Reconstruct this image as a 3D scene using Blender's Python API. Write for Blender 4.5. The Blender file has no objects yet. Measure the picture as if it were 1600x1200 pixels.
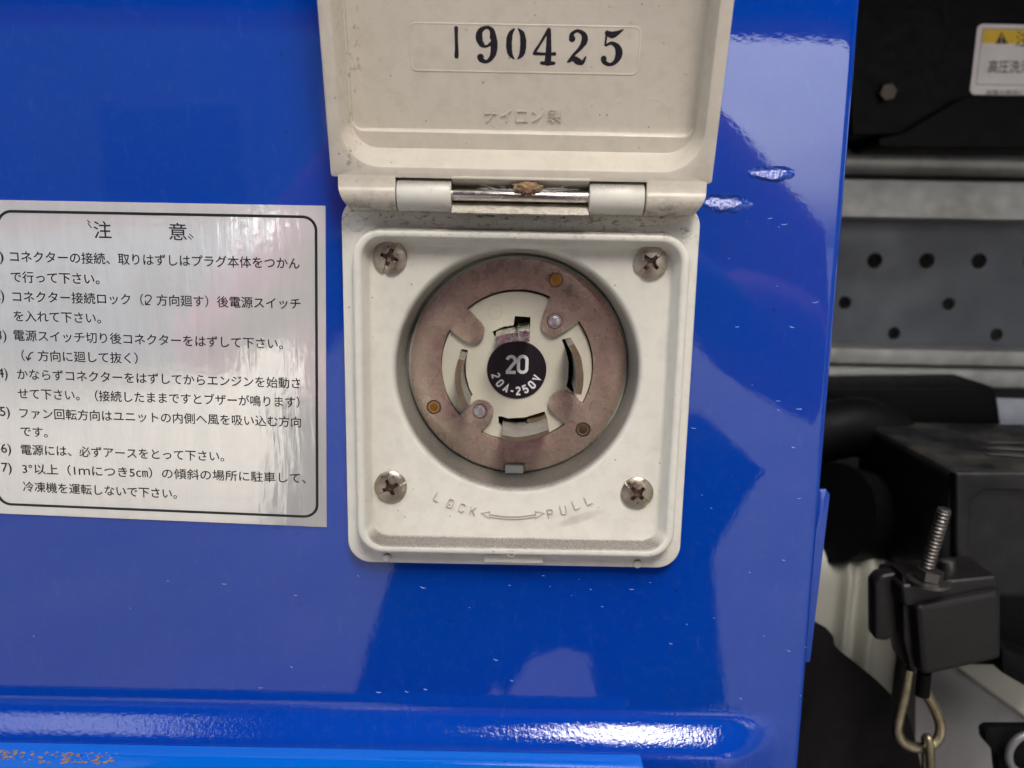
import bpy, bmesh, math, random
from mathutils import Vector, Matrix
from math import radians, sin, cos, pi, sqrt, atan2
random.seed(7)
S = bpy.context.scene
COL = S.collection

# ------------------------------------------------------------------ camera
CAMZ = 1.25          # metres above the ground; the panel face is the plane y = 0
CD, FPX = .248, 1250.0
TH, RHO = radians(10.7), radians(1.1)
Fw = Vector((0, cos(TH), -sin(TH))); R0 = Vector((1, 0, 0)); U0 = Vector((0, sin(TH), cos(TH)))
Rt = cos(RHO)*R0 + sin(RHO)*U0
Up = -sin(RHO)*R0 + cos(RHO)*U0
cam = bpy.data.cameras.new('camera'); co = bpy.data.objects.new('camera', cam); COL.objects.link(co)
m = Matrix((Rt, Up, -Fw)).transposed().to_4x4(); m.translation = Vector((0, -CD, CAMZ))
co.matrix_world = m
cam.sensor_width = 36; cam.lens = 36*FPX/1600; cam.clip_start = .005; cam.clip_end = 500
cam.dof.use_dof = True; cam.dof.focus_distance = .250; cam.dof.aperture_fstop = 11.0
S.camera = co

# ------------------------------------------------------------------ world, sun, exposure
SUN_EL, SUN_AZ = radians(50), radians(12)      # azimuth: to the right of straight behind the camera
w = bpy.data.worlds.new('World'); S.world = w; w.use_nodes = True
nt = w.node_tree; nt.nodes.clear()
sky = nt.nodes.new('ShaderNodeTexSky'); sky.sky_type = 'NISHITA'; sky.sun_disc = False
sky.sun_elevation = SUN_EL; sky.sun_rotation = pi - SUN_AZ
sky.air_density = 1.0; sky.dust_density = 4.0; sky.ozone_density = 1.0
hsv = nt.nodes.new('ShaderNodeHueSaturation'); hsv.inputs['Saturation'].default_value = .42
tc = nt.nodes.new('ShaderNodeTexCoord')
mp = nt.nodes.new('ShaderNodeMapping'); mp.inputs['Scale'].default_value = (1, 1, 2.5)
cn = nt.nodes.new('ShaderNodeTexNoise'); cn.inputs['Scale'].default_value = 1.6; cn.inputs['Detail'].default_value = 6
cr = nt.nodes.new('ShaderNodeMapRange'); cr.inputs[1].default_value = .35; cr.inputs[2].default_value = .7
cr.inputs[3].default_value = .8; cr.inputs[4].default_value = 1.5
mx = nt.nodes.new('ShaderNodeVectorMath'); mx.operation = 'SCALE'
bg = nt.nodes.new('ShaderNodeBackground'); bg.inputs[1].default_value = .12
wo = nt.nodes.new('ShaderNodeOutputWorld')
lk = nt.links.new
lk(sky.outputs[0], hsv.inputs['Color']); lk(tc.outputs['Generated'], mp.inputs[0]); lk(mp.outputs[0], cn.inputs['Vector'])
lk(cn.outputs[0], cr.inputs[0]); lk(hsv.outputs[0], mx.inputs[0]); lk(cr.outputs[0], mx.inputs['Scale'])
lk(mx.outputs[0], bg.inputs[0]); lk(bg.outputs[0], wo.inputs[0])
sl = bpy.data.lights.new('sun', 'SUN'); sl.energy = 0.33; sl.angle = radians(20); sl.color = (1, .95, .88)
so = bpy.data.objects.new('sun', sl); COL.objects.link(so)
sd = Vector((sin(SUN_AZ)*cos(SUN_EL), -cos(SUN_AZ)*cos(SUN_EL), sin(SUN_EL)))
so.rotation_euler = sd.to_track_quat('Z', 'Y').to_euler(); so.location = (0, -3, 6)
S.view_settings.view_transform = 'Standard'; S.view_settings.look = 'None'; S.view_settings.gamma = 1
S.view_settings.exposure = 1.82
S.cycles.max_bounces = 8

# ------------------------------------------------------------------ measuring helpers (millimetres; z is relative to the camera height)
def P(u, v, y=0.0):
    d = Fw*FPX + Rt*(u-800) - Up*(v-600)
    s = (y/1000 + CD)/d.y
    p = Vector((0, -CD, 0)) + d*s
    return (p.x*1000, y, p.z*1000)
LT = radians(15)
H0 = Vector(P(800, 278, -12)); H0.x = 0
Lb = Vector((0, -sin(LT), cos(LT))); Ln = Vector((0, -cos(LT), -sin(LT)))
def L(a, b, c=0): return tuple(Vector((a, 0, 0)) + H0 + Lb*b + Ln*c)     # lid frame -> mm
def PL(u, v, c=0):                                                   # pixel -> lid frame (a, b)
    d = Fw*FPX + Rt*(u-800) - Up*(v-600); C = Vector((0, -CD*1000, 0)); pt = H0 + Ln*c
    s = (pt-C).dot(Ln)/d.dot(Ln); p = C + d*s
    return p.x, (p-pt).dot(Lb)

# ------------------------------------------------------------------ object helpers
WL = {}
def wloc(o): return WL.get(o.name, Vector((0, 0, 0)))
def place(o, loc, parent):
    WL[o.name] = loc.copy()
    if parent: o.parent = parent; o.location = loc - wloc(parent)
    else: o.location = loc
def finish(me, smooth):
    for p in me.polygons: p.use_smooth = smooth is not None
    if smooth is not None:
        bm = bmesh.new(); bm.from_mesh(me)
        for e in bm.edges:
            if len(e.link_faces) == 2 and e.calc_face_angle(0) > radians(smooth): e.smooth = False
        bm.to_mesh(me); bm.free()
def tagged(o, label=None, cat=None, group=None, kind=None):
    for k, v in (('label', label), ('category', cat), ('group', group), ('kind', kind)):
        if v: o[k] = v
    return o
def mesh(name, vs, fs, mat, parent=None, smooth=30, fix=True, bev=0, seg=2, **t):
    """vs in mm (x, y, z above camera height)"""
    vs = [Vector((v[0]/1000, v[1]/1000, CAMZ + v[2]/1000)) for v in vs]
    lo = Vector([min(v[i] for v in vs) for i in range(3)]); hi = Vector([max(v[i] for v in vs) for i in range(3)])
    c = (lo+hi)/2
    me = bpy.data.meshes.new(name); me.from_pydata([v-c for v in vs], [], fs)
    bm = bmesh.new(); bm.from_mesh(me)
    if fix: bmesh.ops.recalc_face_normals(bm, faces=bm.faces)
    if bev:
        es = [e for e in bm.edges if len(e.link_faces) == 2 and e.calc_face_angle(0) > radians(25)]
        bmesh.ops.bevel(bm, geom=es, offset=bev/1000, segments=seg, profile=.6, affect='EDGES', clamp_overlap=True)
    bm.to_mesh(me); bm.free()
    finish(me, smooth)
    me.materials.append(mat)
    o = bpy.data.objects.new(name, me); COL.objects.link(o); place(o, c, parent)
    return tagged(o, **t)
def thing(name, mm, label, cat, group=None):
    o = bpy.data.objects.new(name, None); COL.objects.link(o); o.empty_display_size = .01
    place(o, Vector((mm[0]/1000, mm[1]/1000, CAMZ+mm[2]/1000)), None)
    return tagged(o, label, cat, group)
def clone(o, loc_mm, parent, rot=None):
    c = o.copy(); COL.objects.link(c); c.parent = None
    place(c, Vector((loc_mm[0]/1000, loc_mm[1]/1000, CAMZ+loc_mm[2]/1000)), parent)
    if rot: c.rotation_euler = rot
    return c
def extrude(poly, f0, f1):
    """poly list of 2-tuples, f0/f1 map (p,q)->xyz; returns verts, faces"""
    n = len(poly)
    vs = [f0(*p) for p in poly] + [f1(*p) for p in poly]
    fs = [list(range(n)), list(range(2*n-1, n-1, -1))] + [[i, (i+1) % n, n+(i+1) % n, n+i] for i in range(n)]
    return vs, fs
def box(x0, x1, y0, y1, z0, z1):
    return extrude([(x0, z0), (x1, z0), (x1, z1), (x0, z1)], lambda p, q: (p, y0, q), lambda p, q: (p, y1, q))
def merge(*parts):
    vs, fs = [], []
    for v, f in parts:
        k = len(vs); vs += list(v); fs += [[i+k for i in q] for q in f]
    return vs, fs
def loft(loops, cap0=False, cap1=False, closed=True):
    n = len(loops[0]); vs = [p for l in loops for p in l]; fs = []
    for k in range(len(loops)-1):
        for i in range(n if closed else n-1):
            j = (i+1) % n; fs.append([k*n+i, k*n+j, (k+1)*n+j, (k+1)*n+i])
    if cap0: fs.append(list(range(n-1, -1, -1)))
    if cap1: fs.append([(len(loops)-1)*n+i for i in range(n)])
    return vs, fs
def rrect(x0, x1, z0, z1, r, k=32):
    pts = []
    for cx, cz, a0 in ((x1-r, z1-r, 0), (x0+r, z1-r, 90), (x0+r, z0+r, 180), (x1-r, z0+r, 270)):
        for i in range(k):
            a = radians(a0 + 90*i/(k-1)); pts.append((cx+r*cos(a), cz+r*sin(a)))
    return pts
def circ(cx, cz, r, n=128):
    return [(cx+r*cos(2*pi*i/n), cz+r*sin(2*pi*i/n)) for i in range(n)]
def circk(cx, cz, r, k=32):
    pts = []
    for a0 in (0, 90, 180, 270):
        for i in range(k):
            a = radians(a0 + 90*i/(k-1)*(1-1/(k*1.0)) + .5*90/k*0); pts.append((cx+r*cos(a), cz+r*sin(a)))
    return pts
def tube(path, r, n=12, caps=True):
    path = [Vector(p) for p in path]; loops = []; up = None
    rr = r if isinstance(r, (list, tuple)) else [r]*len(path)
    for i, p in enumerate(path):
        t = (path[min(i+1, len(path)-1)] - path[max(i-1, 0)]).normalized()
        if up is None: up = t.orthogonal().normalized()
        up = (up - t*up.dot(t)).normalized(); s = t.cross(up)
        loops.append([tuple(p + (up*cos(2*pi*k/n) + s*sin(2*pi*k/n))*rr[i]) for k in range(n)])
    return loft(loops, caps, caps)
def catmull(pts, sub=8, closed=False):
    out = []; n = len(pts); d = len(pts[0])
    rng = n if closed else n-1
    for i in range(rng):
        g = (lambda j: pts[j % n]) if closed else (lambda j: pts[max(0, min(n-1, j))])
        p0, p1, p2, p3 = g(i-1), g(i), g(i+1), g(i+2)
        for s in range(sub):
            t = s/sub
            out.append(tuple(.5*((2*p1[k]) + (p2[k]-p0[k])*t + (2*p0[k]-5*p1[k]+4*p2[k]-p3[k])*t*t + (3*p1[k]-p0[k]-3*p2[k]+p3[k])*t**3) for k in range(d)))
    if not closed: out.append(tuple(pts[-1]))
    return out
def flat(outer, holes, f0, f1):
    """solid plate from outer loop with holes (2-d), front map f0 and back map f1"""
    bm = bmesh.new()
    loops = [outer]+holes; edges = []; vv = []
    for l in loops:
        q = [bm.verts.new((p[0], p[1], 0)) for p in l]; vv.append(q)
        edges += [bm.edges.new((q[i], q[(i+1) % len(q)])) for i in range(len(q))]
    bmesh.ops.triangle_fill(bm, use_beauty=True, use_dissolve=False, edges=edges, normal=(0, 0, 1))
    bm.verts.index_update()
    base = [(v.co.x, v.co.y) for v in bm.verts]; n = len(base)
    tris = [[v.index for v in f.verts] for f in bm.faces]
    vs = [f0(*p) for p in base] + [f1(*p) for p in base]
    fs = tris + [[i+n for i in reversed(t)] for t in tris]
    for q in vv:
        idx = [v.index for v in q]
        for i in range(len(idx)):
            a, b = idx[i], idx[(i+1) % len(idx)]; fs.append([a, b, b+n, a+n])
    bm.free()
    return vs, fs
def ribbon(pts, mapf, h0, h1, round_caps=False):
    """pts (x, y, w) in glyph space; mapf(x, y, h) -> mm.  A raised or printed stroke"""
    pts = [Vector(p) for p in pts]; left = []; right = []
    for i, p in enumerate(pts):
        q = Vector((p.x, p.y))
        ta = Vector((p.x-pts[i-1].x, p.y-pts[i-1].y)) if i else None
        tb = Vector((pts[i+1].x-p.x, pts[i+1].y-p.y)) if i < len(pts)-1 else None
        if ta is None or ta.length < 1e-9: ta = tb
        if tb is None or tb.length < 1e-9: tb = ta
        if ta is None: ta = tb = Vector((1, 0))
        ta = ta.normalized(); tb = tb.normalized(); t = ta+tb
        t = t.normalized() if t.length > .05 else ta
        nrm = Vector((-t.y, t.x)); k_ = 1/max(.45, nrm.dot(Vector((-ta.y, ta.x))))
        left.append(q + nrm*p.z/2*k_); right.append(q - nrm*p.z/2*k_)
    if round_caps:
        def cap(c, r, a0):
            return [Vector((c.x + r*cos(a0 + pi*k/6), c.y + r*sin(a0 + pi*k/6))) for k in range(1, 6)]
        e = pts[-1]; t = pts[-1]-pts[-2]; a = atan2(t.y, t.x); endc = cap(e, e.z/2, a-pi/2)
        s = pts[0]; t = pts[0]-pts[1]; a = atan2(t.y, t.x); stc = cap(s, s.z/2, a-pi/2)
    n = len(left)
    vs = [mapf(p.x, p.y, h1) for p in left] + [mapf(p.x, p.y, h1) for p in right]
    fs = [[i, i+1, n+i+1, n+i] for i in range(n-1)]
    ring = list(range(n)) + list(range(2*n-1, n-1, -1))
    if round_caps:
        k = len(vs); ec = list(reversed(endc)); vs += [mapf(p.x, p.y, h1) for p in ec]; ei = list(range(k, k+len(ec)))
        k = len(vs); sc = list(reversed(stc)); vs += [mapf(p.x, p.y, h1) for p in sc]; si = list(range(k, k+len(sc)))
        fs.append([n-1]+ei+[2*n-1]); fs.append([n]+si+[0])
        ring = list(range(n)) + ei + list(range(2*n-1, n-1, -1)) + si
    flatp = left+right+((list(reversed(endc))+list(reversed(stc))) if round_caps else [])
    base = len(vs); m2 = len(ring)
    vs += [mapf(flatp[i].x, flatp[i].y, h0) for i in ring]
    for i in range(m2):
        a, b = ring[i], ring[(i+1) % m2]; fs.append([a, b, base+(i+1) % m2, base+i])
    if not round_caps:
        for i in range(n-1): fs.append([base+i, base+2*n-1-i, base+2*n-2-i, base+i+1])
    return vs, fs

# ------------------------------------------------------------------ materials
class MB:
    def __init__(s, name):
        s.m = bpy.data.materials.new(name); s.m.use_nodes = True; s.nt = s.m.node_tree
        s.b = s.nt.nodes['Principled BSDF']; s.geo = s.nt.nodes.new('ShaderNodeNewGeometry')
        s.pos = s.geo.outputs['Position']
    def n(s, t, **k):
        x = s.nt.nodes.new(t)
        for a, v in k.items(): setattr(x, a, v)
        return x
    def ln(s, a, b): s.nt.links.new(a, b)
    def scaled(s, sc):
        x = s.n('ShaderNodeMapping'); x.inputs['Scale'].default_value = sc; s.ln(s.pos, x.inputs[0]); return x.outputs[0]
    def noise(s, scale, detail=3, rough=.5, sc=None, dist=0):
        x = s.n('ShaderNodeTexNoise'); x.inputs['Scale'].default_value = scale; x.inputs['Detail'].default_value = detail
        x.inputs['Roughness'].default_value = rough; x.inputs['Distortion'].default_value = dist
        s.ln(s.scaled(sc) if sc else s.pos, x.inputs['Vector']); return x.outputs[0]
    def rng(s, v, a, b, c=0, d=1, smooth=False):
        x = s.n('ShaderNodeMapRange'); x.inputs[1].default_value = a; x.inputs[2].default_value = b
        x.inputs[3].default_value = c; x.inputs[4].default_value = d
        if smooth: x.interpolation_type = 'SMOOTHSTEP'
        s.ln(v, x.inputs[0]); return x.outputs[0]
    def math(s, op, a, b=0.0):
        x = s.n('ShaderNodeMath', operation=op)
        for i, q in enumerate((a, b)):
            if isinstance(q, (int, float)): x.inputs[i].default_value = q
            else: s.ln(q, x.inputs[i])
        return x.outputs[0]
    def mix(s, f, a, b):
        x = s.n('ShaderNodeMix', data_type='RGBA')
        for i, q in ((0, f), (6, a), (7, b)):
            if isinstance(q, (int, float)): x.inputs[i].default_value = q
            elif isinstance(q, tuple): x.inputs[i].default_value = (*q[:3], 1)
            else: s.ln(q, x.inputs[i])
        return x.outputs[2]
    def set(s, **k):
        for a, v in k.items():
            i = s.b.inputs[a.replace('_', ' ')]
            if isinstance(v, (int, float)): i.default_value = v
            elif isinstance(v, tuple): i.default_value = (*v, 1) if len(v) == 3 and i.type == 'RGBA' else v
            else: s.ln(v, i)
    def bump(s, h, strength, dist, prev=None, coat=False):
        x = s.n('ShaderNodeBump'); x.inputs['Strength'].default_value = strength; x.inputs['Distance'].default_value = dist
        s.ln(h, x.inputs['Height'])
        if prev: s.ln(prev, x.inputs['Normal'])
        s.ln(x.outputs[0], s.b.inputs['Normal'])
        if coat: s.ln(x.outputs[0], s.b.inputs['Coat Normal'])
        return x.outputs[0]
    def xyz(s, v):
        x = s.n('ShaderNodeSeparateXYZ'); s.ln(v, x.inputs[0]); return x.outputs

def plastic(name, col, dirt=(.13, .11, .09), up0=.2, up1=.75, upamt=1.0, specks=1.0, rough=.5, stain=None):
    M = MB(name)
    c = M.mix(M.rng(M.noise(25, 4), .3, .7), col, tuple(q*.94 for q in col))
    c = M.mix(M.rng(M.noise(220, 5, .6), .45, .75, 0, .18*specks), c, (.30, .25, .19))
    # tiny black specks
    v = M.n('ShaderNodeTexVoronoi'); v.inputs['Scale'].default_value = 420; M.ln(M.pos, v.inputs['Vector'])
    sx = M.xyz(v.outputs['Color'])
    f = M.math('MULTIPLY', M.rng(v.outputs['Distance'], .05, .16, 1, 0), M.rng(sx[0], .82, .85, 0, .75*specks))
    f = M.math('MULTIPLY', f, M.rng(M.noise(60, 2), .4, .6))
    c = M.mix(f, c, (.07, .055, .045))
    # short brown scratches
    sc = M.noise(1, 2, .5, sc=(500, 500, 2600), dist=1.2)
    f2 = M.math('MULTIPLY', M.rng(sc, .70, .74, 0, .5*specks), M.rng(M.noise(90, 2), .5, .62))
    c = M.mix(f2, c, (.16, .12, .09))
    # settled dust on whatever faces up
    nz = M.xyz(M.geo.outputs['Normal'])[2]
    d = M.rng(nz, up0, up1, 0, 1, True)
    g = M.rng(M.noise(2600, 3, .7), .32, .6, .45, 1)
    g2 = M.rng(M.noise(70, 3), .3, .65, .7, 1)
    d = M.math('MULTIPLY', M.math('MULTIPLY', d, g), M.math('MULTIPLY', g2, upamt))
    c = M.mix(d, c, dirt)
    if stain:
        c = stain(M, c)
    M.set(Base_Color=c, Roughness=M.rng(M.noise(150, 3), .3, .7, rough-.08, rough+.1), Specular_IOR_Level=.4)
    M.set(Subsurface_Weight=.0)
    M.bump(M.noise(1500, 3), .12, .0003)
    return M.m
def metal(name, col, rough=.3, stain=(.1, .08, .06), amt=.4, metallic=1.0, scale=300, bstr=.15, aniso=None):
    M = MB(name)
    c = M.mix(M.rng(M.noise(scale*.35, 4, .55), .35, .75, 0, amt), col, stain)
    c = M.mix(M.rng(M.noise(scale*6, 3, .6), .45, .75, 0, amt*.5), c, stain)
    M.set(Base_Color=c, Metallic=metallic, Roughness=M.rng(M.noise(scale*1.7, 4), .3, .7, rough*.75, rough*1.35))
    M.bump(M.noise(scale*6, 3, sc=aniso) if not aniso else M.noise(1, 3, sc=aniso), bstr, .0002)
    return M.m
def simple(name, col, rough=.5, metallic=0, spec=.5, var=.15, scale=120, bstr=.1, bs=900, dust=0, dustcol=(.2, .17, .13)):
    M = MB(name)
    c = M.mix(M.rng(M.noise(scale, 4), .3, .7), col, tuple(q*(1-var) for q in col))
    if dust:
        up_ = M.rng(M.xyz(M.geo.outputs['Normal'])[2], .2, .8, .25, 1)
        c = M.mix(M.math('MULTIPLY', up_, M.rng(M.noise(scale*.6, 6, .7), .42, .72, 0, dust)), c, dustcol)
    M.set(Base_Color=c, Roughness=M.rng(M.noise(scale*2, 3), .3, .7, rough*.85, min(1, rough*1.15)), Metallic=metallic, Specular_IOR_Level=spec)
    M.bump(M.noise(bs, 3), bstr, .0004)
    return M.m

def paint_mat(name, col, glints=True):
    M = MB(name)
    c = M.mix(M.rng(M.noise(14, 4), .3, .7), col, (col[0]*1.1, col[1]*1.12, col[2]*.94))
    # whitish haze scuffs and fine chips in the lacquer
    c = M.mix(M.rng(M.noise(1, 4, .6, sc=(500, 500, 120), dist=.8), .62, .74, 0, .10), c, (.12, .2, .45))
    c = M.mix(M.rng(M.noise(260, 6, .75), .5, .8, 0, .05), c, (.2, .3, .5))
    v = M.n('ShaderNodeTexVoronoi'); v.inputs['Scale'].default_value = 160; M.ln(M.pos, v.inputs['Vector'])
    sx = M.xyz(v.outputs['Color'])
    f = M.math('MULTIPLY', M.rng(v.outputs['Distance'], .04, .12, 1, 0), M.rng(sx[0], .86, .88, 0, .75))
    c = M.mix(f, c, (.005, .02, .09))
    M.set(Base_Color=c, Roughness=.35, Specular_IOR_Level=.0, Coat_Weight=1.0, Coat_IOR=1.62)
    M.set(Coat_Roughness=M.rng(M.noise(120, 4), .35, .7, .01, .04))
    n = M.bump(M.noise(45, 2, .4), .10, .0004, coat=True)
    n = M.bump(M.noise(650, 2, .5), .07, .0001, prev=n, coat=True)
    if glints:
        Xb = M.xyz(M.pos)
        hb = M.math('MULTIPLY', M.rng(Xb[2], CAMZ-.155, CAMZ-.160, 0, 1), M.noise(700, 3, .6))
        n = M.bump(hb, 1.0, .00008, prev=n, coat=True)
        X = M.xyz(M.pos); tot = None; wedge = None
        for (u, vv, ru, rv) in ((1132, 318, 36, 12), (1205, 271, 28, 10)):
            q = P(u, vv, 0); cx, cz = q[0]/1000, CAMZ+q[2]/1000; rx, rz = ru/5000, rv/5000
            dx = M.math('DIVIDE', M.math('SUBTRACT', X[0], cx), rx); dz = M.math('DIVIDE', M.math('SUBTRACT', X[2], cz), rz)
            dd = M.math('ADD', M.math('MULTIPLY', dx, dx), M.math('MULTIPLY', dz, dz))
            g = M.rng(M.math('ADD', dd, M.math('MULTIPLY', M.math('SUBTRACT', M.noise(260, 3, .5), .5), 2.4)), .25, 1.45, 1, 0, True)
            wg = M.math('MULTIPLY', g, M.math('MULTIPLY', M.math('SUBTRACT', X[2], cz), -.40))
            wedge = wg if wedge is None else M.math('ADD', wedge, wg)
            tot = g if tot is None else M.math('MAXIMUM', tot, g)
        h = M.math('MULTIPLY', tot, M.math('ADD', M.math('MULTIPLY', M.noise(1100, 3, .6), .0003), 0.0))
        h = M.math('ADD', h, wedge)
        n = M.bump(h, 1.0, 1.0, prev=n, coat=True)
    return M.m

BLUE = paint_mat('blue_gloss_paint', (.0008, .043, .37))
BLUE_LIT = paint_mat('skylit_blue_paint', (.001, .12, .62), False)  # panel blue lightened for the daylight on the upward ledge
def stain_base(M, c):
    X = M.xyz(M.pos)
    # grime band under the hinge
    z0 = CAMZ + .0045
    # grit coating the wall of the round well and the bottom ledge of the rim
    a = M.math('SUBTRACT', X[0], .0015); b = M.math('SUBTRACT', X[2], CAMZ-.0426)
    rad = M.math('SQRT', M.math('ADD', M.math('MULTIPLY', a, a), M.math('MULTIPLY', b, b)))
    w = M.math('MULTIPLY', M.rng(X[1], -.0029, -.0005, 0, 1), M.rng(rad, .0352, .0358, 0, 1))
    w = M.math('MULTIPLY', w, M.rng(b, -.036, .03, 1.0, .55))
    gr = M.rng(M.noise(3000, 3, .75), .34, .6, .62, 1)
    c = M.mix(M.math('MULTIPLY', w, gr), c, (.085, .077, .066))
    w2 = M.math('MULTIPLY', M.rng(X[2], CAMZ-.0984, CAMZ-.0981, 0, 1), M.rng(X[2], CAMZ-.0955, CAMZ-.0968, 0, 1)); w2 = M.math('MULTIPLY', w2, M.rng(X[1], -.0088, -.0078, 0, 1))
    w2 = M.math('MULTIPLY', w2, M.rng(M.math('ABSOLUTE', a), .0458, .0466, 1, 0))
    w2 = M.math('MULTIPLY', w2, M.math('MULTIPLY', M.rng(X[1], -.0032, -.0034, 0, 1), M.rng(M.noise(2600, 3, .75), .36, .6, .3, .95)))
    c = M.mix(w2, c, (.15, .13, .115))
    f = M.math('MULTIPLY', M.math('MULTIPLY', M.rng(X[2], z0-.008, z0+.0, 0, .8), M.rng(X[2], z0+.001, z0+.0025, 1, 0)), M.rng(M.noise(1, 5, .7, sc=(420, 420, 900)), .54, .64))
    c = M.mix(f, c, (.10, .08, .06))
    # thumb smear right of the arrow
    q = P(905, 810, -3); cx, cz = q[0]/1000, CAMZ+q[2]/1000
    a = M.math('SUBTRACT', X[0], cx); b = M.math('SUBTRACT', X[2], cz)
    r1 = M.math('ADD', M.math('MULTIPLY', a, .94), M.math('MULTIPLY', b, .34)); r2 = M.math('SUBTRACT', M.math('MULTIPLY', b, .94), M.math('MULTIPLY', a, .34))
    dd = M.math('ADD', M.math('POWER', M.math('ABSOLUTE', M.math('DIVIDE', r1, .0085)), 2), M.math('POWER', M.math('ABSOLUTE', M.math('DIVIDE', r2, .0016)), 2))
    f = M.math('MULTIPLY', M.rng(dd, .1, 1.4, .42, 0, True), M.rng(M.noise(240, 4), .3, .7, .4, 1))
    c = M.mix(f, c, (.28, .23, .19))
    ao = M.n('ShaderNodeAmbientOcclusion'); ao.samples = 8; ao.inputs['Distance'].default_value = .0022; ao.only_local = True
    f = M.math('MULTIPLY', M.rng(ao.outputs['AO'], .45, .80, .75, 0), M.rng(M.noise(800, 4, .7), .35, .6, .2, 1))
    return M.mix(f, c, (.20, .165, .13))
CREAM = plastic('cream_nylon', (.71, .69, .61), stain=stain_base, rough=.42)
def stain_lid(M, c):
    X = M.xyz(M.pos)
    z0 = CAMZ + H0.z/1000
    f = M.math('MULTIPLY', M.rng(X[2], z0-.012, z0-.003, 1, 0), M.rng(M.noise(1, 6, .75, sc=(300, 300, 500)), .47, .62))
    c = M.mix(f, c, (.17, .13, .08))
    # left edge of tray: black rub marks
    f = M.math('MULTIPLY', M.rng(M.math('ABSOLUTE', M.math('ADD', X[0], .0465)), .0005, .003, 1, 0), M.rng(M.noise(1, 4, .6, sc=(600, 600, 300)), .58, .66, 0, .7))
    return M.mix(f, c, (.13, .10, .08))
RELIEF = plastic('cream_relief', (.50, .475, .40), upamt=0, specks=0, rough=.42)
LIDM = plastic('beige_nylon_lid', (.63, .58, .49), upamt=.25, stain=stain_lid, specks=1.2, rough=.38)
PALE = plastic('pale_grey_nylon', (.56, .58, .52), upamt=.2, specks=.5)
SCREWM = metal('tarnished_screw_steel', (.56, .50, .42), .33, (.34, .28, .21), .7, scale=500)
SCREWD = metal('dark_screw_recess', (.16, .12, .09), .45, (.05, .04, .03), .6, scale=800)  # darker steel colour for the cross recess
M = MB('tarnished_ring_plate')
c_ = M.mix(M.rng(M.noise(45, 4, .6), .35, .68), (.68, .55, .44), (.50, .385, .31))
c_ = M.mix(M.rng(M.noise(3200, 3, .7), .40, .64, 0, .6), c_, (.30, .215, .17))
M.set(Base_Color=c_, Metallic=.7, Roughness=M.rng(M.noise(300, 3), .3, .7, .22, .34)); M.bump(M.noise(2500, 3), .2, .0002)
RINGM = M.m
PINM = metal('brushed_pin_steel', (.66, .64, .61), .22, (.3, .26, .22), .35, aniso=(200, 6000, 6000))
BRASS = metal('dull_brass', (.55, .28, .05), .42, (.16, .07, .02), .5, scale=900)
BRONZE = metal('brown_rivet', (.22, .15, .08), .4, (.06, .04, .03), .6, scale=900)
SILVER = metal('bright_rivet', (.74, .73, .73), .32, (.4, .4, .5), .4, scale=900)
BLADE = metal('oxidised_blade', (.36, .34, .31), .4, (.16, .13, .10), .6, scale=700, metallic=.35)
BLADEB = metal('worn_brass_edge', (.42, .34, .23), .4, (.2, .15, .11), .6, scale=900)
GROUNDP = metal('nickel_earth_blade', (.74, .72, .67), .25, (.4, .36, .3), .3, scale=500)
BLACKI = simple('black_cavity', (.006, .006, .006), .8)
BLACKL = simple('black_disc_print', (.012, .008, .014), .35, var=.5, scale=900)
WHITEP = simple('white_print', (.75, .74, .76), .5, var=.1)
INK = simple('stamped_black_ink', (.010, .008, .018), .45, var=.6, scale=1500)
PRINT = simple('black_print', (.012, .013, .015), .4)
# foil plate
M = MB('brushed_silver_foil')
st = M.noise(1, 3, .55, sc=(260, 260, 38), dist=.4)
M.set(Base_Color=M.mix(M.rng(st, .35, .65), (.90, .90, .87), (.96, .95, .92)), Metallic=.5, Roughness=M.rng(M.noise(200, 3), .3, .7, .08, .16))
n_ = M.bump(M.noise(330, 2, .45), .22, .0003); n_ = M.bump(st, .3, .0005, prev=n_)
FOIL = M.m

# ------------------------------------------------------------------ blue truck panel
panel = thing('blue_truck_side', P(800, 600, 0), 'glossy blue painted sheet metal panel behind the cream socket box', 'truck panel')
def edge_x(z): return 99.0 + (68-z)*3.1/248
def py(z, x=0):
    t = max(0, min(1, (-158.5-z)/15)); q = max(0, min(1, (97-x)/24)); return -8.2*(t*t*(3-2*t))*(q*q*(3-2*q))
rows = [320, 200, 100, 3, -95, -120, -140, -152] + [-157-i*1.0 for i in range(18)] + [-177, -190, -260, -420]
cols = [-900, -500, -300, -170, -120, -80, -46, 0, 50, 66, 70, 73, 76, 79, 82, 85, 88, 91, 94, 96.0]
vs = []; fs = []
arc = [(-2.6+2.6*sin(radians(a)), 2.6-2.6*cos(radians(a))) for a in range(0, 91, 9)]
NC = len(cols)-1 + len(arc) + 1
for z in rows:
    ex = edge_x(z)
    for c in cols[:-1]: vs.append((c, py(z, c), z))
    y = 0
    for a in arc: vs.append((ex + a[0], y + a[1], z))
    vs.append((ex, y+16, z))
for i in range(len(rows)-1):
    for j in range(NC-1):
        if 6 <= j < 8 and 3 <= i < 4: continue
        fs.append([i*NC+j, i*NC+j+1, (i+1)*NC+j+1, (i+1)*NC+j])
o = mesh('panel_sheet', vs, fs, BLUE, panel, 40)
if o.data.polygons[0].normal.y > 0: o.data.flip_normals()
# lower step (sky brightness put into its blue)
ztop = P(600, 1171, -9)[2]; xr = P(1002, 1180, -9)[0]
mesh('lower_step', *box(-500, xr, -25, -8.5, ztop-40, ztop), BLUE_LIT, panel, bev=1.2, seg=3, label='blue step brightened as if skylit along the foot of the panel, its paint flaking to rust')
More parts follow.
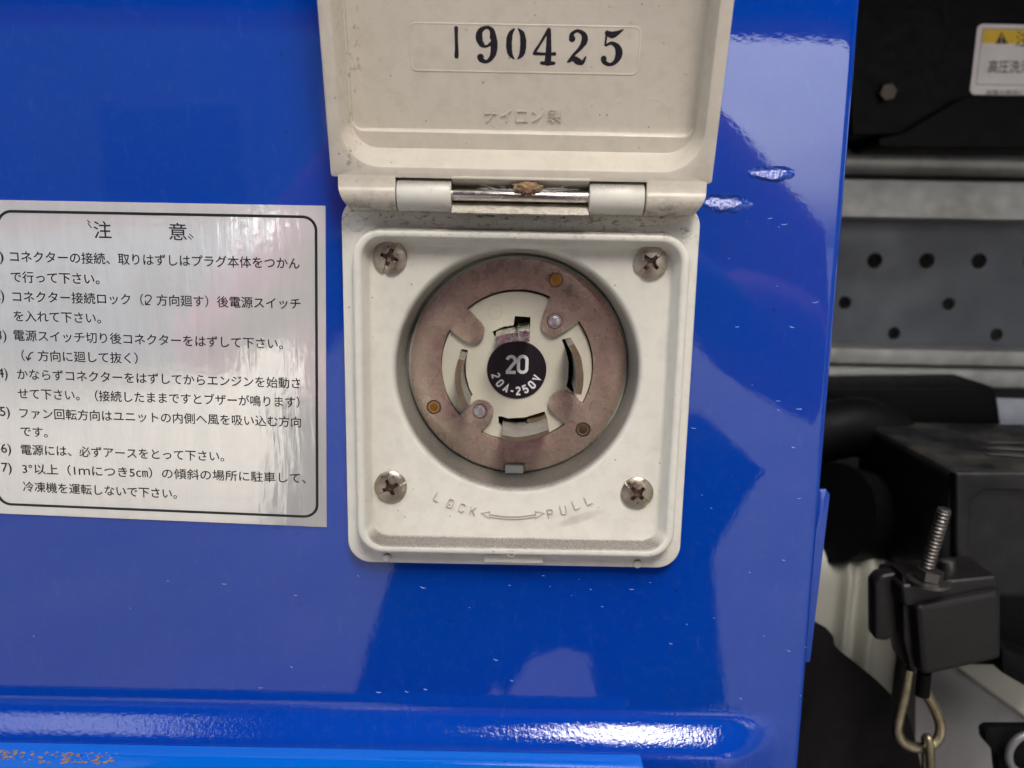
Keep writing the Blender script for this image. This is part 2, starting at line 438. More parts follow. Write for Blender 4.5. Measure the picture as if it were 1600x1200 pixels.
# narrow flange behind the edge
q0 = P(1298, 764, 16); q1 = P(1266, 1035, 16)
mesh('edge_flange', *extrude([(q0[0]-9, q0[2]-1), (q0[0]-1.5, q0[2]), (q0[0], q0[2]-2), (q1[0], q1[2]), (q1[0]-9, q1[2])], lambda p, q: (p, 16, q), lambda p, q: (p, 17.5, q)), BLUE, panel, bev=.4)
# little crescent-shaped paint flaws
RUST = simple('rusty_flake', (.36, .23, .12), .8, var=.5, scale=700)
CHIP = simple('pale_paint_chip', (.30, .45, .74), .4)
parts = []
for k in range(95):
    u = random.uniform(560, 1290); v = random.uniform(640, 1165)
    if k < 14: u = random.uniform(1110, 1280); v = random.uniform(330, 640)
    if k > 85: u = random.uniform(30, 500); v = random.uniform(850, 1150)
    if 520 < u < 1085 and v < 895: continue
    s = random.uniform(.4, 1.5); a0 = random.uniform(3.3, 4.2); x, _, z = P(u, v, 0)
    if z < -156: continue
    wob = random.uniform(.5, 1.5)
    pts = [(x + s*cos(a0+t*wob/5), z + s*.6*sin(a0+t*wob/5), .05+.20*s*sin(pi*t/6)*random.uniform(.6, 1)) for t in range(7)]
    parts.append(ribbon(pts, lambda p, q, h: (p, -h, q), -.02, .045))
o = mesh('paint_chips', *merge(*parts), CHIP, panel, kind='stuff')
parts = []
for k in range(150):
    u = random.choice([random.gauss(8, 14), random.gauss(60, 24), random.gauss(112, 10), random.gauss(155, 12)]); 
    yy = -random.uniform(13.5, 19); x = P(u, 1200, yy)[0]
    r = random.uniform(.15, .75)*random.choice((1, 1, .5))
    pg = [(x + r*1.3*cos(a)*random.uniform(.6, 1), yy + r*sin(a)*random.uniform(.6, 1)) for a in [i*pi/4 for i in range(8)]]
    parts.append(extrude(pg, lambda p, q: (p, q, ztop+.06+.001*k), lambda p, q: (p, q, ztop-.05)))
mesh('rust_flakes', *merge(*parts), RUST, panel, kind='stuff')

# ------------------------------------------------------------------ caution plate
def topc(u): return 312.5 + (u)*(321.6-312.5)/509
plate = thing('caution_plate', P(250, 560, 0), 'silver foil notice plate of black Japanese instructions riveted left of the socket box', 'notice plate')
cor = [(509, 321.6), (-24, 312.0), (-24, 800.5), (511, 823)]
vs = [P(u, v, -.02) for u, v in cor]; vs = [(x, -.5, z) for x, _, z in vs]
n = 4
ov, of = extrude([(p[0], p[2]) for p in vs], lambda p, q: (p, -.5, q), lambda p, q: (p, -.02, q))
mesh('plate_sheet', ov, of, FOIL, plate, bev=.12, seg=2)
def bilin(s, t):
    A, B, C, D = [Vector((p[0], p[2])) for p in (vs[1], vs[0], vs[3], vs[2])]
    return (A*(1-s)+B*s)*(1-t) + (D*(1-s)+C*s)*t
Wd, Hd = 105.5, 103.0
def pm(px, pz, h):  # border drawing in plate units
    q = bilin(px/Wd, pz/Hd); return (q.x, -.5-h, q.y)
bp = rrect(4.4, Wd-2.9, 3.4, Hd-3.4, 4.2, 12)
bo = rrect(4.4-.42, Wd-2.9+.42, 3.4-.42, Hd-3.4+.42, 4.6, 12); bi = rrect(4.4+.42, Wd-2.9-.42, 3.4+.42, Hd-3.4-.42, 3.8, 12)
mesh('border_line', *loft([[pm(*p, .03) for p in bo], [pm(*p, .045) for p in bo], [pm(*p, .045) for p in bi], [pm(*p, .03) for p in bi]]), PRINT, plate)

def text_mesh(body, offset=0.0, font=None):
    cu = bpy.data.curves.new('t', 'FONT'); cu.body = body; cu.size = 1; cu.offset = offset; cu.resolution_u = 3
    to = bpy.data.objects.new('t', cu); COL.objects.link(to)
    dg = bpy.context.evaluated_depsgraph_get(); dg.update()
    me = bpy.data.meshes.new_from_object(to.evaluated_get(dg))
    vs = [tuple(v.co) for v in me.vertices]; fs = [list(p.vertices) for p in me.polygons]
    bpy.data.objects.remove(to); bpy.data.curves.remove(cu); bpy.data.meshes.remove(me)
    return vs, fs
def text_line(name, body, p0, p1, em, parent, mat, y, mid=.38, offset=0.0, fat=.035, lift=.05, conv=None):
    """text between two pixel points (glyph mid-line) on plane y; em = glyph size in mm"""
    vs, fs = text_mesh(body, offset)
    x0 = min(v[0] for v in vs); x1 = max(v[0] for v in vs)
    a = Vector(P(*p0, y)); b = Vector(P(*p1, y)); d = (b-a); nrm = Vector((-d.z, 0, d.x)).normalized()
    out = []
    for v in vs:
        s = (v[0]-x0)/(x1-x0); q = a + d*s + nrm*(v[1]-mid)*em
        out.append((q.x, y-lift, q.z))
    n = len(out); o2 = []; f2 = []
    for k, (dx, dz) in enumerate(((0, 0), (fat, 0), (-fat, 0), (0, fat), (0, -fat))):
        o2 += [(p[0]+dx, p[1]-.003*k, p[2]+dz) for p in out]; f2 += [[i+k*n for i in f] for f in fs]
    o = mesh(name, o2, f2, mat, parent, None, fix=False)
    if o.data.polygons and o.data.polygons[0].normal.y > 0: o.data.flip_normals()
    return o
Z = lambda zx, zy: (zx*.45, 300+zy*.45)
EM = 3.75
lines = [
 ('コネクターの接続、取りはずしはプラグ本体をつかん', (35, 223), (1040, 248)),
 ('で行って下さい。', (38, 294), (345, 302)),
 ('コネクター接続ロック（　方向廻す）後電源スイッチ', (44, 362), (1043, 388)),
 ('を入れて下さい。', (48, 430), (350, 438)),
 ('電源スイッチ切り後コネクターをはずして下さい。', (48, 497), (982, 527)),
 ('（　方向に廻して抜く）', (75, 567), (478, 577)),
 ('かならずコネクターをはずしてからエンジンを始動さ', (60, 632), (1042, 664)),
 ('せて下さい。（接続したままですとブザーが鳴ります）', (62, 699), (1040, 730)),
 ('ファン回転方向はユニットの内側へ風を吸い込む方向', (68, 767), (1045, 799)),
 ('です。', (72, 830), (165, 835)),
 ('電源には、必ずアースをとって下さい。', (73, 894), (778, 918)),
 ('3°以上（1ｍにつき5㎝）の傾斜の場所に駐車して、', (78, 960), (1062, 994)),
 ('冷凍機を運転しないで下さい。', (80, 1022), (614, 1048)),
]
for body, a, b in lines:
    text_line('text_line', body, Z(*a), Z(*b), EM, plate, PRINT, -.5)
def pxrib(pts, wmm, y, lift=.05):
    q = [P(*p, y) for p in pts]; return ribbon([(p[0], p[2], wmm) for p in q], lambda a, b, h: (a, y-h, b), lift-.02, lift)
def arrow(pts, hd):
    parts = [pxrib([Z(*p) for p in catmull(pts, 6)], .36, -.5), pxrib([Z(*p) for p in hd], .36, -.5, .055)]
    mesh('turn_arrow', *merge(*parts), PRINT, plate)
text_line('heading', '注', Z(326, 131), Z(386, 132), 5.6, plate, PRINT, -.5)
text_line('heading', '意', Z(587, 137), Z(648, 139), 5.6, plate, PRINT, -.5)
for a, b, c, d in ((303, 97, 313, 108), (305, 108, 318, 125), (657, 145, 672, 159), (653, 153, 665, 165)):
    mesh('accent_mark', *pxrib([Z(a, b), Z(c, d)], .28, -.5), PRINT, plate)
arrow([(503, 365), (512, 358), (524, 362), (523, 373), (508, 390)], [(522, 391), (506, 391), (505, 377)])
arrow([(116, 556), (106, 560), (100, 570), (98, 582)], [(90, 571), (97, 584), (108, 575)])
for s, a in (('1)', (-22, 222)), ('2)', (-20, 358)), ('3)', (-12, 496)), ('4)', (-8, 628)), ('5)', (0, 762)), ('6)', (4, 890)), ('7)', (6, 956))):
    text_line('number', s, Z(*a), Z(a[0]+34, a[1]+1), EM*1.15, plate, PRINT, -.5, mid=.33)

# ------------------------------------------------------------------ inlet box
inlet = thing('power_inlet', P(805, 582, 0), 'cream plastic power inlet box with open lid and round locking socket, screwed to blue panel', 'power inlet')
XC = 1.7
rr = lambda x0, x1, z0, z1, r, y: [(p[0], y, p[1]) for p in rrect(x0, x1, z0, z1, r)]
cc = lambda r, y, cz=-42.6: [(p[0], y, p[1]) for p in circk(1.5, cz, r)]
ZT = .5
loops = [rr(-52.2, 55.6, -106.2, 10, 7.6, -.05), rr(-52.0, 55.4, -106, 10, 7.5, -3.4), rr(-51.8, 55.1, -105.8, 10, 7.3, -3.85), rr(-51.4, 54.7, -105.4, 9.6, 7.0, -4.0),
 rr(-48.7, 52.9, -101.3, ZT+.9, 8.6, -4.0), rr(-48.2, 52.4, -100.9, ZT+.4, 8.4, -4.3), rr(-47.9, 52.0, -100.6, ZT, 8.2, -8.2), rr(-47.5, 51.6, -100.2, ZT-.35, 7.9, -8.8), rr(-46.9, 51.0, -99.6, ZT-.9, 7.5, -9.0),
 rr(-46.0, 50.2, -98.6, ZT-1.9, 6.9, -9.0), rr(-45.5, 49.7, -98.1, ZT-2.4, 6.5, -8.7), rr(-45.2, 49.3, -97.9, ZT-2.7, 6.2, -8.0), rr(-44.1, 48.1, -97.3, ZT-3.9, 5.6, -4.0), rr(-43.7, 47.6, -97.0, ZT-4.4, 5.3, -3.25), rr(-43.0, 46.9, -96.4, ZT-5.1, 5.0, -3.0),
 cc(39.7, -3.0), cc(39.0, -2.8), cc(38.3, -2.3), cc(37.9, -1.5), cc(37.6, 0), cc(36.3, 12.6), cc(35.4, 13), cc(33.0, 13)]
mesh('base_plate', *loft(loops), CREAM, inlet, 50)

# lettering in relief on the base plate
G = {}
def arcp(cx, cy, rx, ry, a0, a1, n=10): return [(cx+rx*cos(radians(a0+(a1-a0)*i/n)), cy+ry*sin(radians(a0+(a1-a0)*i/n))) for i in range(n+1)]
oval = arcp(.25, .75, .25, .25, 0, 180) + arcp(.25, .25, .25, .25, 180, 360) + [(.5, .25), (.5, .75)]
G['L'] = [[(0, 1), (0, 0), (.5, 0)]]
G['O'] = [oval]; G['0'] = [oval]
G['C'] = [arcp(.25, .73, .25, .27, 15, 180) + arcp(.25, .27, .25, .27, 180, 345)]
G['K'] = [[(0, 1), (0, 0)], [(.5, 1), (.02, .42)], [(.16, .6), (.52, 0)]]
G['P'] = [[(0, 0), (0, 1), (.3, 1)] + arcp(.3, .74, .2, .26, 90, -90) + [(0, .48)]]
G['U'] = [[(0, 1), (0, .25)] + arcp(.25, .25, .25, .25, 180, 360) + [(.5, 1)]]
G['2'] = [arcp(.25, .75, .25, .25, 165, -20) + [(.42, .58), (.03, .04), (.52, 0)]]
G['2'] = [arcp(.25, .74, .24, .25, 170, -25, 12) + [(.3, .42), (.02, .03)], [(-.06, 0), (.53, 0)]]
G['A'] = [[(-.02, 0), (.25, 1.02), (.52, 0)], [(.08, .28), (.42, .28)]]
G['-'] = [[(.06, .42), (.44, .42)]]
G['5'] = [[(.5, 1), (.06, 1), (.04, .56)] + arcp(.25, .32, .25, .31, 120, -160, 12)]
G['V'] = [[(-.02, 1), (.25, 0), (.52, 1)]]
def glyph(ch, cx, cz, h, rot, wgt, mapf, h0, h1, wide=1.0):
    out = []; a = radians(rot); k = 0
    for st in G[ch]:
        pts = []
        for (x, y) in st:
            X = (x-.25)*h*wide; Y = (y-.5)*h
            pts.append((cx + X*cos(a) - Y*sin(a), cz + X*sin(a) + Y*cos(a), wgt))
        # densify corners a little
        out.append(ribbon(pts, mapf, h0, h1 + .004*k)); k += 1
    return out
parts = []
mf = lambda p, q, h: (p, -3.0-h, q)
for ch, u, v, r in (('L', 684, 776, -27), ('O', 704, 786, -22), ('C', 722, 793, -17), ('K', 739, 798, -13), ('P', 860, 802, 13), ('U', 880.5, 796.5, 17), ('L', 900, 788, 22), ('L', 919, 781, 26)):
    x, _, z = P(u, v, -3); parts += glyph(ch, x, z, 2.9, r, .24, mf, -.02, .36, 1.2)
ap = catmull([P(u, v, -3) for u, v in ((764, 804.5), (782, 807.5), (800, 808.6), (820, 807.6), (838, 804.5))], 6)
ap = [(p[0], p[2]) for p in ap]
for s in (.42, -.42):
    parts.append(ribbon([(p[0], p[1]+s, .22) for p in ap], mf, -.02, .3))
for tip, bx in (((752, 801.5), 766), ((850, 801.5), 836)):
    t = P(*tip, -3); d = 1 if tip[0] > 800 else -1; b1 = P(bx, 798.5 if d > 0 else 799, -3); b2 = P(bx, 810.5, -3)
    parts.append(ribbon([(b2[0], b2[2], .22), (t[0], t[2], .22), (b1[0], b1[2], .22), (b1[0]+.3*d, b1[2]-.9, .22)], mf, -.02, .22))
mesh('relief_lettering', *merge(*parts), RELIEF, inlet, label='raised letters LOCK and PULL joined by a double arrow')
# moulding marks
def ringv(cx, y, cz, r, w=.16, h=.1, n=40, ax=None):
    f = ax or (lambda p, q, d: (p, y-d, q))
    ls = []
    for rad, hh in ((r-w, -.02), (r-w*.4, h), (r+w*.4, h), (r+w, -.02)):
        ls.append([f(cx+rad*cos(2*pi*i/n), cz+rad*sin(2*pi*i/n), hh) for i in range(n)])
    return loft(ls)
for u, v, r, y in ((556.6, 349, 2.5, -4), (1069.6, 358, 2.6, -4), (566, 857, 1.8, -4), (1036, 868, 1.8, -4), (799, 865, 1.1, -9)):
    x, _, z = P(u, v, y); mesh('ejector_mark', *ringv(x, y, z, r, .13, .07), CREAM, inlet)
for u, v in ((605, 871), (996, 880.5)):
    x, _, z = P(u, v, -4); n = 32
    ls = [[(x+r*cos(2*pi*i/n), -4-h, z+r*sin(2*pi*i/n)) for i in range(n)] for r, h in ((1.5, -.02), (1.4, .45), (1.1, .75), (.5, .8), (.05, .8))]
    mesh('moulded_stud', *loft(ls, False, True), CREAM, inlet, 40)
xa, _, za = P(757, 870, -4.5); xb, _, zb = P(848, 873.5, -4.5)
mesh('catch_strip', *box(xa, xb, -6.2, -3.9, zb-.9, za+1.6), CREAM, inlet, bev=.45, seg=3)

# screws: heightmap domes with a cross recess and a slot
SR = 5.15
def screw_mesh(smooth=35):
    nr, na = 46, 160; vs = [(0, 0, 0)]; fs = []; mats = []
    def hgt(x, y):
        r = sqrt(x*x+y*y); dome = 2.1*sqrt(max(0, 1-(r/SR)**2*.82)) - .2
        wv = .62 if r > .95 else .95
        arm = min(abs(x), abs(y)); lng = max(abs(x), abs(y))
        hw = .78 - .10*lng
        cross = max(0, min(1, (hw-arm)/.13))*max(0, min(1, (2.75-lng)/.22))
        core = max(0, min(1, (1.35-r)/.25))
        c = max(cross, core); dep = 1.15 + .55*max(0, 1-r/1.5)
        slot = max(0, min(1, (.66-abs(y))/.10))*.55
        return dome - max(c*dep, slot), max(c, 0)
    pts = [(0., 0.)]
    for i in range(1, nr+1):
        r = SR*i/nr
        for k in range(na): a = 2*pi*k/na; pts.append((r*cos(a), r*sin(a)))
    V = []; cval = []
    for x, y in pts:
        h, c = hgt(x, y); V.append((x/1000, -h/1000, y/1000)); cval.append(c)
    F = [[0, 1+k, 1+(k+1) % na] for k in range(na)]
    for i in range(nr-1):
        for k in range(na):
            a = 1+i*na+k; b = 1+i*na+(k+1) % na; F.append([a, b, b+na, a+na])
    base = len(V)
    for k in range(na): V.append((SR*cos(2*pi*k/na)/1000, .0006, SR*sin(2*pi*k/na)/1000)); cval.append(0)
    for k in range(na): F.append([1+(nr-1)*na+k, 1+(nr-1)*na+(k+1) % na, base+(k+1) % na, base+k])
    me = bpy.data.meshes.new('screw'); me.from_pydata(V, [], F)
    me.materials.append(SCREWM); me.materials.append(SCREWD)
    for p in me.polygons:
        if sum(cval[i] for i in p.vertices)/len(p.vertices) > .45: p.material_index = 1
    bm = bmesh.new(); bm.from_mesh(me); bmesh.ops.recalc_face_normals(bm, faces=bm.faces); bm.to_mesh(me); bm.free()
    finish(me, 38); return me
sm = screw_mesh()
for (u, v), r in zip(((609, 402), (1017, 410), (610, 761), (996, 770.5)), (-72, -48, -24, 45)):
    o = bpy.data.objects.new('screw', sm); COL.objects.link(o)
    q = P(u, v, -4); place(o, Vector((q[0]/1000, -.0031, CAMZ+q[2]/1000)), inlet); o.rotation_euler = (0, radians(r), 0)

# --- socket: metal locking ring, face, blades, rivets
K = lambda zx, zy, y: P(620+zx/3, 380+zy/3, y)
RY = 9.6
def K2(zx, zy, y=RY): q = K(zx, zy, y); return (q[0], q[2])
def karc(p0, p1, c=(563, 573), n=22, ccw=True):
    a0 = atan2(p0[1]-c[1], p0[0]-c[0]); a1 = atan2(p1[1]-c[1], p1[0]-c[0]); r0 = math.dist(p0, c); r1 = math.dist(p1, c)
    while a1 < a0: a1 += 2*pi
    return [(c[0]+(r0+(r1-r0)*i/n)*cos(a0+(a1-a0)*i/n), c[1]+(r0+(r1-r0)*i/n)*sin(a0+(a1-a0)*i/n)) for i in range(n+1)]
out = []
def tab(pts): return catmull(pts, 4)[0:]
out += karc((330, 305), (718, 250)) + tab([(718, 252), (683, 345), (678, 390), (700, 424), (738, 434), (778, 416), (853, 366)])
out += karc((856, 367), (876, 748)) + tab([(873, 750), (822, 708), (775, 693), (732, 707), (711, 745), (722, 783), (789, 846)])
out += karc((790, 850), (393, 886)) + tab([(393, 883), (440, 832), (453, 790), (432, 750), (390, 735), (352, 752), (298, 806)])
out += karc((294, 808), (248, 405)) + tab([(252, 406), (300, 446), (347, 467), (392, 456), (411, 415), (398, 376), (333, 309)])
hole = []
for p in out:
    q = K2(*p)
    if not hole or math.dist(hole[-1], q) > .12: hole.append(q)
RC = (1.9, -43.0); RR = 35.1
# outer loop with the notch at the bottom
nt0 = K2(497, 1060)[0]; nt1 = K2(598, 1060)[0]; nz = K2(545, 1028)[1]
outer = []
for i in range(200):
    a = -pi/2 + 2*pi*(i+.5)/200; x = RC[0]+RR*cos(a); z = RC[1]+RR*sin(a)
    if nt0 < x < nt1 and z < RC[1]: continue
    outer.append((x, z))
outer = [(nt1, nz), (nt1, outer[0][1])] + outer + [(nt0, outer[-1][1]), (nt0, nz)]
mesh('locking_ring', *flat(outer, [hole], lambda p, q: (p, RY, q), lambda p, q: (p, RY+1.5, q)), RINGM, inlet, 30, bev=.28, seg=2, label='tarnished brownish grey metal ring with four inward lobes')
# pale rim under the ring
n = 128
ls = [[(RC[0]+r*cos(2*pi*i/n), y, RC[1]+r*sin(2*pi*i/n)) for i in range(n)] for r, y in ((33, RY+1.3), (35.5, RY+.9), (35.9, RY+1.3), (35.9, 13))]
mesh('ring_seat', *loft(ls), PALE, inlet, 30)
x0, z0 = K2(508, 1078, RY-.6); x1, z1 = K2(594, 1042, RY-.6)
mesh('locating_tab', *box(x0, x1, RY-.8, RY+2.5, z0, z1), PALE, inlet, bev=.35)
# socket face with slots
FY = 11.2
FACEM = plastic('cream_socket_face', (.60, .57, .47), upamt=.1, specks=.7, rough=.45)
KF = lambda p: (lambda q: (q[0], q[2]))(K(p[0], p[1], FY))
slots = [
 [(303, 497), (333, 502), (322, 560), (324, 620), (339, 680), (356, 712), (337, 722), (310, 690), (293, 600), (292, 540)],
 [(773, 452), (808, 445), (820, 478), (838, 540), (845, 620), (838, 690), (826, 702), (794, 672), (803, 640), (806, 560), (792, 500)],
 [(475, 812), (489, 812), (520, 822), (600, 818), (692, 790), (705, 822), (690, 836), (660, 860), (560, 868), (490, 862), (477, 846)],
 [(450, 415), (500, 392), (548, 385), (553, 342), (627, 347), (624, 395), (615, 440), (540, 446), (490, 456), (458, 440)]]
slots2 = [[KF(p) for p in s] for s in slots]
fc = K2(563, 573, FY); fr_ = (K2(923, 573, FY)[0]-K2(203, 573, FY)[0])/2-.5; fo = [(fc[0]+fr_*cos(2*pi*i/128), fc[1]-.5+fr_*sin(2*pi*i/128)) for i in range(128)]
fo2 = [(RC[0]+34*cos(2*pi*i/96), RC[1]+34*sin(2*pi*i/96)) for i in range(96)]
mesh('socket_face', *flat(fo, slots2, lambda p, q: (p, FY, q), lambda p, q: (p, FY+3, q)), FACEM, inlet, 30, bev=.12, seg=1)
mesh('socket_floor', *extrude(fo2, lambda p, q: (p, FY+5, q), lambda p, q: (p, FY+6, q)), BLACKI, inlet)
def blade(name, pts, y_end, th, mat, endmat, label):
    pl = [K(p[0], p[1], y_end) for p in pts]; cl = catmull([(p[0], p[2], th) for p in pl], 6)
    vs, fs = ribbon(cl, lambda a, b, h: (a, h, b), FY+4.5, y_end)
    o = mesh(name, vs, fs, mat, inlet, 40, label=label)
    o.data.materials.append(endmat)
    for p in o.data.polygons:
        if abs(p.normal.y) > .9: p.material_index = 1
    return o
blade('contact_blade', [(303, 545), (288, 600), (288, 660), (303, 720), (325, 770)], FY-16, 1.9, BLADE, BLADEB, 'curved brassy blade on the left of the socket face')
blade('contact_blade', [(818, 478), (848, 540), (860, 620), (858, 670), (850, 708)], FY-15, 2.0, BLADE, BLADEB, 'curved grey blade on the right of the socket face')
blade('contact_blade', [(491, 908), (560, 919), (640, 908), (714, 884)], FY-17, 1.5, BLADE, BLADEB, 'wide grey blade at the bottom of the socket face')
blade('contact_blade', [(612, 842), (660, 832), (702, 816)], FY-1.2, 1.9, BLADEB, BLADEB, 'short brass highlight step beside the bottom blade')  # brass highlight on the notch, built as a small step
e = blade('earth_blade', [(468, 460), (510, 447), (565, 440), (622, 440)], FY-16, 2.6, GROUNDP, GROUNDP, 'shiny curved earth blade above the black disc')
pl = [K(x, y, FY-16.3) for x, y in ((566, 408), (624, 404), (626, 462), (570, 460))]
mesh('earth_hook', *extrude([(p[0], p[2]) for p in pl], lambda p, q: (p, FY-16.3, q), lambda p, q: (p, FY+4, q)), GROUNDP, inlet, bev=.5, seg=3)
# rivets
def rivet(zx, zy, r, mat, lab, dish):
    x, _, z = K(zx, zy, RY); n = 40
    prof = [(r*1.22, .05), (r*1.18, -.18), (r*1.02, -.2), (r*.97, .25), (r*.9, .3), (r*.86, -dish*.4), (r*.6, -dish), (r*.2, -dish*1.08), (.02, -dish*1.1)]
    ls = [[(x+a*cos(2*pi*i/n), RY+h, z+a*sin(2*pi*i/n)) for i in range(n)] for a, h in prof]
    mesh('rivet', *loft(ls, False, True), mat, inlet, 40, label=lab)
    mesh('rivet_gap', *ringv(x, RY, z, r*1.3, .2, .02), BLACKI, inlet)
rivet(745, 172, 1.75, BRASS, 'brass rivet at upper right of the ring', .12)
rivet(174, 768, 1.75, BRASS, 'brass rivet at lower left of the ring', .12)
rivet(873, 873, 1.8, BRONZE, 'dark brown rivet at lower right of the ring', .12)
rivet(740, 365, 1.85, SILVER, 'bright silver rivet in the upper right lobe', .25)
rivet(390, 787, 1.8, SILVER, 'bright silver rivet in the lower left lobe', .25)
# centre disc
cx, _, cz = K(562, 592, FY); dr = 9.45*1.03
dl = circ(cx, cz, dr, 96); dl2 = circ(cx, cz, dr-.25, 96)
disc = mesh('rating_disc', *loft([[(p[0], FY+.0, p[1]) for p in dl], [(p[0], FY-.35, p[1]) for p in dl], [(p[0], FY-.5, p[1]) for p in dl2]], False, True), BLACKL, inlet, 30, label='round black rating disc printed 20, 20A-250V')
parts = []; mf = lambda p, q, h: (p, FY-.5-h, q)
kz = lambda v: v/3/4.66          # zoomed pixels -> mm at the face
for ch, zx in (('2', 536), ('0', 590)):
    x, _, z = K(zx, 568, FY-.5); parts += glyph(ch, x, z, kz(74), 0, kz(15), mf, .01, .03, 1.05)
for ch, a in (('2', -73), ('0', -49.5), ('A', -28), ('-', -11), ('2', 5), ('5', 25), ('0', 46), ('V', 68)):
    ra = kz(99); x = cx + ra*sin(radians(a)); z = cz - ra*cos(radians(a)); parts += glyph(ch, x, z, kz(34), a, kz(8), mf, .01, .03, 1.0)
mesh('rating_text', *merge(*parts), WHITEP, disc)
# earth symbol in relief
sx, _, sz = K(461, 322, FY); r = kz(33)
parts = [ringv(sx, FY, sz, r, .14, .1)]
mf = lambda p, q, h: (p, FY-h, q)
for a, b, c, d in ((0, .75, 0, .0), (-.62, 0, .62, 0), (-.45, -.25, .45, -.25), (-.25, -.5, .25, -.5)):
    parts.append(ribbon([(sx+a*r, sz+b*r, .2), (sx+c*r, sz+d*r, .2)], mf, -.02, .1+.003*b))
mesh('earth_symbol', *merge(*parts), FACEM, inlet)

# --- hinge
AZ = P(815, 307, -9)[2]; AY = -8.9; AR = 4.75
def cyl_x(x0, x1, y, z, r, n=48, rnd=.0):
    ls = []
    for x, k in ((x0, r-rnd), (x0+rnd*.4, r-rnd*.3), (x0+rnd, r), (x1-rnd, r), (x1-rnd*.4, r-rnd*.3), (x1, r-rnd)):
        ls.append([(x, y+k*cos(2*pi*i/n), z+k*sin(2*pi*i/n)) for i in range(n)])
    return loft(ls, True, True)
KX = [P(u, 307, -13)[0] for u in (527, 617, 619, 704, 922, 1008, 1011, 1105)]
for a, b in ((2, 3), (4, 5)):
    mesh('hinge_knuckle', *cyl_x(KX[a], KX[b], -8.3, AZ, AR, rnd=.35), CREAM, inlet, 40)
mesh('hinge_pin', *cyl_x(KX[2]+2, KX[5]-2, AY-.9, AZ+.1, 1.72, rnd=.3), PINM, inlet, 40)

lid = None
rl = lambda a0, a1, b0, b1, r, c: [L(p[0], p[1], c) for p in rrect(a0, a1, b0, b1, r)]
TB = 99
def rl2(a0, a1, b0, b1, r, rb, c, k=32):   # different radius at the hinge-side corners
    pts = []
    for cx_, cz_, a_, q in ((a1-r, b1-r, 0, r), (a0+r, b1-r, 90, r), (a0+rb, b0+rb, 180, rb), (a1-rb, b0+rb, 270, rb)):
        for i in range(k):
            a = radians(a_ + 90*i/(k-1)); pts.append((cx_+q*cos(a), cz_+q*sin(a)))
    return [L(p[0], p[1], c) for p in pts]
A0, A1 = -53.1, 56.2
loops = [rl2(A0+.6, A1-.6, -.3, TB, 9, .8, -12), rl2(A0, A1, -.6, TB, 9, .8, -11.4), rl2(A0, A1, -.6, TB, 9, .8, -.5), rl2(A0+.25, A1-.25, -.55, TB-.3, 9, .8, -.12), rl2(A0+.5, A1-.5, -.45, TB-.6, 9, .8, 0),
 rl2(-50.0, 53.0, 2.0, TB-4, 8, 11.2, 0), rl2(-49.6, 52.6, 2.4, TB-4.4, 8, 11, -.15), rl2(-49.4, 52.4, 2.7, TB-5, 8, 10.8, -.6),
 rl2(-48.4, 51.6, 4.4, TB-6, 8, 9.5, -3.6), rl2(-47.9, 51.3, 6.2, TB-6.5, 8, 8, -7.2), rl2(-47.8, 51.2, 6.5, TB-6.6, 8, 7.8, -7.5), rl2(-47.5, 51.1, 11.0, TB-7, 8, 3.2, -7.55), rl2(-47.4, 51.0, 11.3, TB-7.2, 8, 3, -7.8), rl2(-47.2, 50.9, 11.5, TB-7.4, 8, 2.8, -8.7), rl2(-45.2, 50.2, 11.8, TB-8, 8, 2.5, -9.0)]
lid = mesh('lid', *loft(loops, True, True), LIDM, inlet, 34, label='beige inner face of the lid raised upright above the socket')
# hinge blocks (profile in y, z)
zt = H0.z
def prof():
    ay = -7.75
    pts = [(-12.05, zt+.35), (-11.85, zt-1.2), (-11.9, AZ+1.6)]
    pts += [(ay + AR*cos(radians(a)), AZ + AR*sin(radians(a))) for a in range(170, 361, 10)]
    pts += [(ay+AR, zt+.35)]
    return pts
def tp(q): return 3.0*max(0, min(1, (AZ+2.5-q)/7))**2
for a, b, ta_, tb_ in ((0, 1, 1, 0), (6, 7, 0, 1)):
    v, f = extrude(prof(), lambda p, q: (KX[a]+ta_*tp(q), p, q), lambda p, q: (KX[b]-tb_*tp(q), p, q))
    mesh('hinge_block', v, f, LIDM, lid, 40, bev=.3, seg=3)
# middle trough: sloped upper lip, dark back, lower lip
zl = lambda v, y: P(815, v, y)[2]
mid_up = [(-12.3, zt+.2), (-12.3, zl(281, -12.3)), (-5.4, zl(296, -6.0)), (-4.6, zl(296, -6.0)), (-4.6, zt+.2)]
mid_lo = [(-8.2, zl(318, -9)), (-12.6, zl(332, -12.8)), (-12.9, zl(334, -12.9)), (-12.4, zl(336, -12.6)), (-5.0, zl(336, -12.6)), (-5.0, zl(318, -9))]
for pr in (mid_up, mid_lo):
    v, f = extrude(pr, lambda p, q: (KX[3]+.15, p, q), lambda p, q: (KX[4]-.15, p, q)); mesh('hinge_trough', v, f, LIDM, lid, 30, bev=.2, seg=2)
v, f = box(KX[3]+.15, KX[4]-.15, -4.9, -4.3, zl(336, -12), zl(290, -5)); mesh('hinge_trough', v, f, simple('dark_hinge_back', (.16, .14, .11), .7, dust=.5), lid)
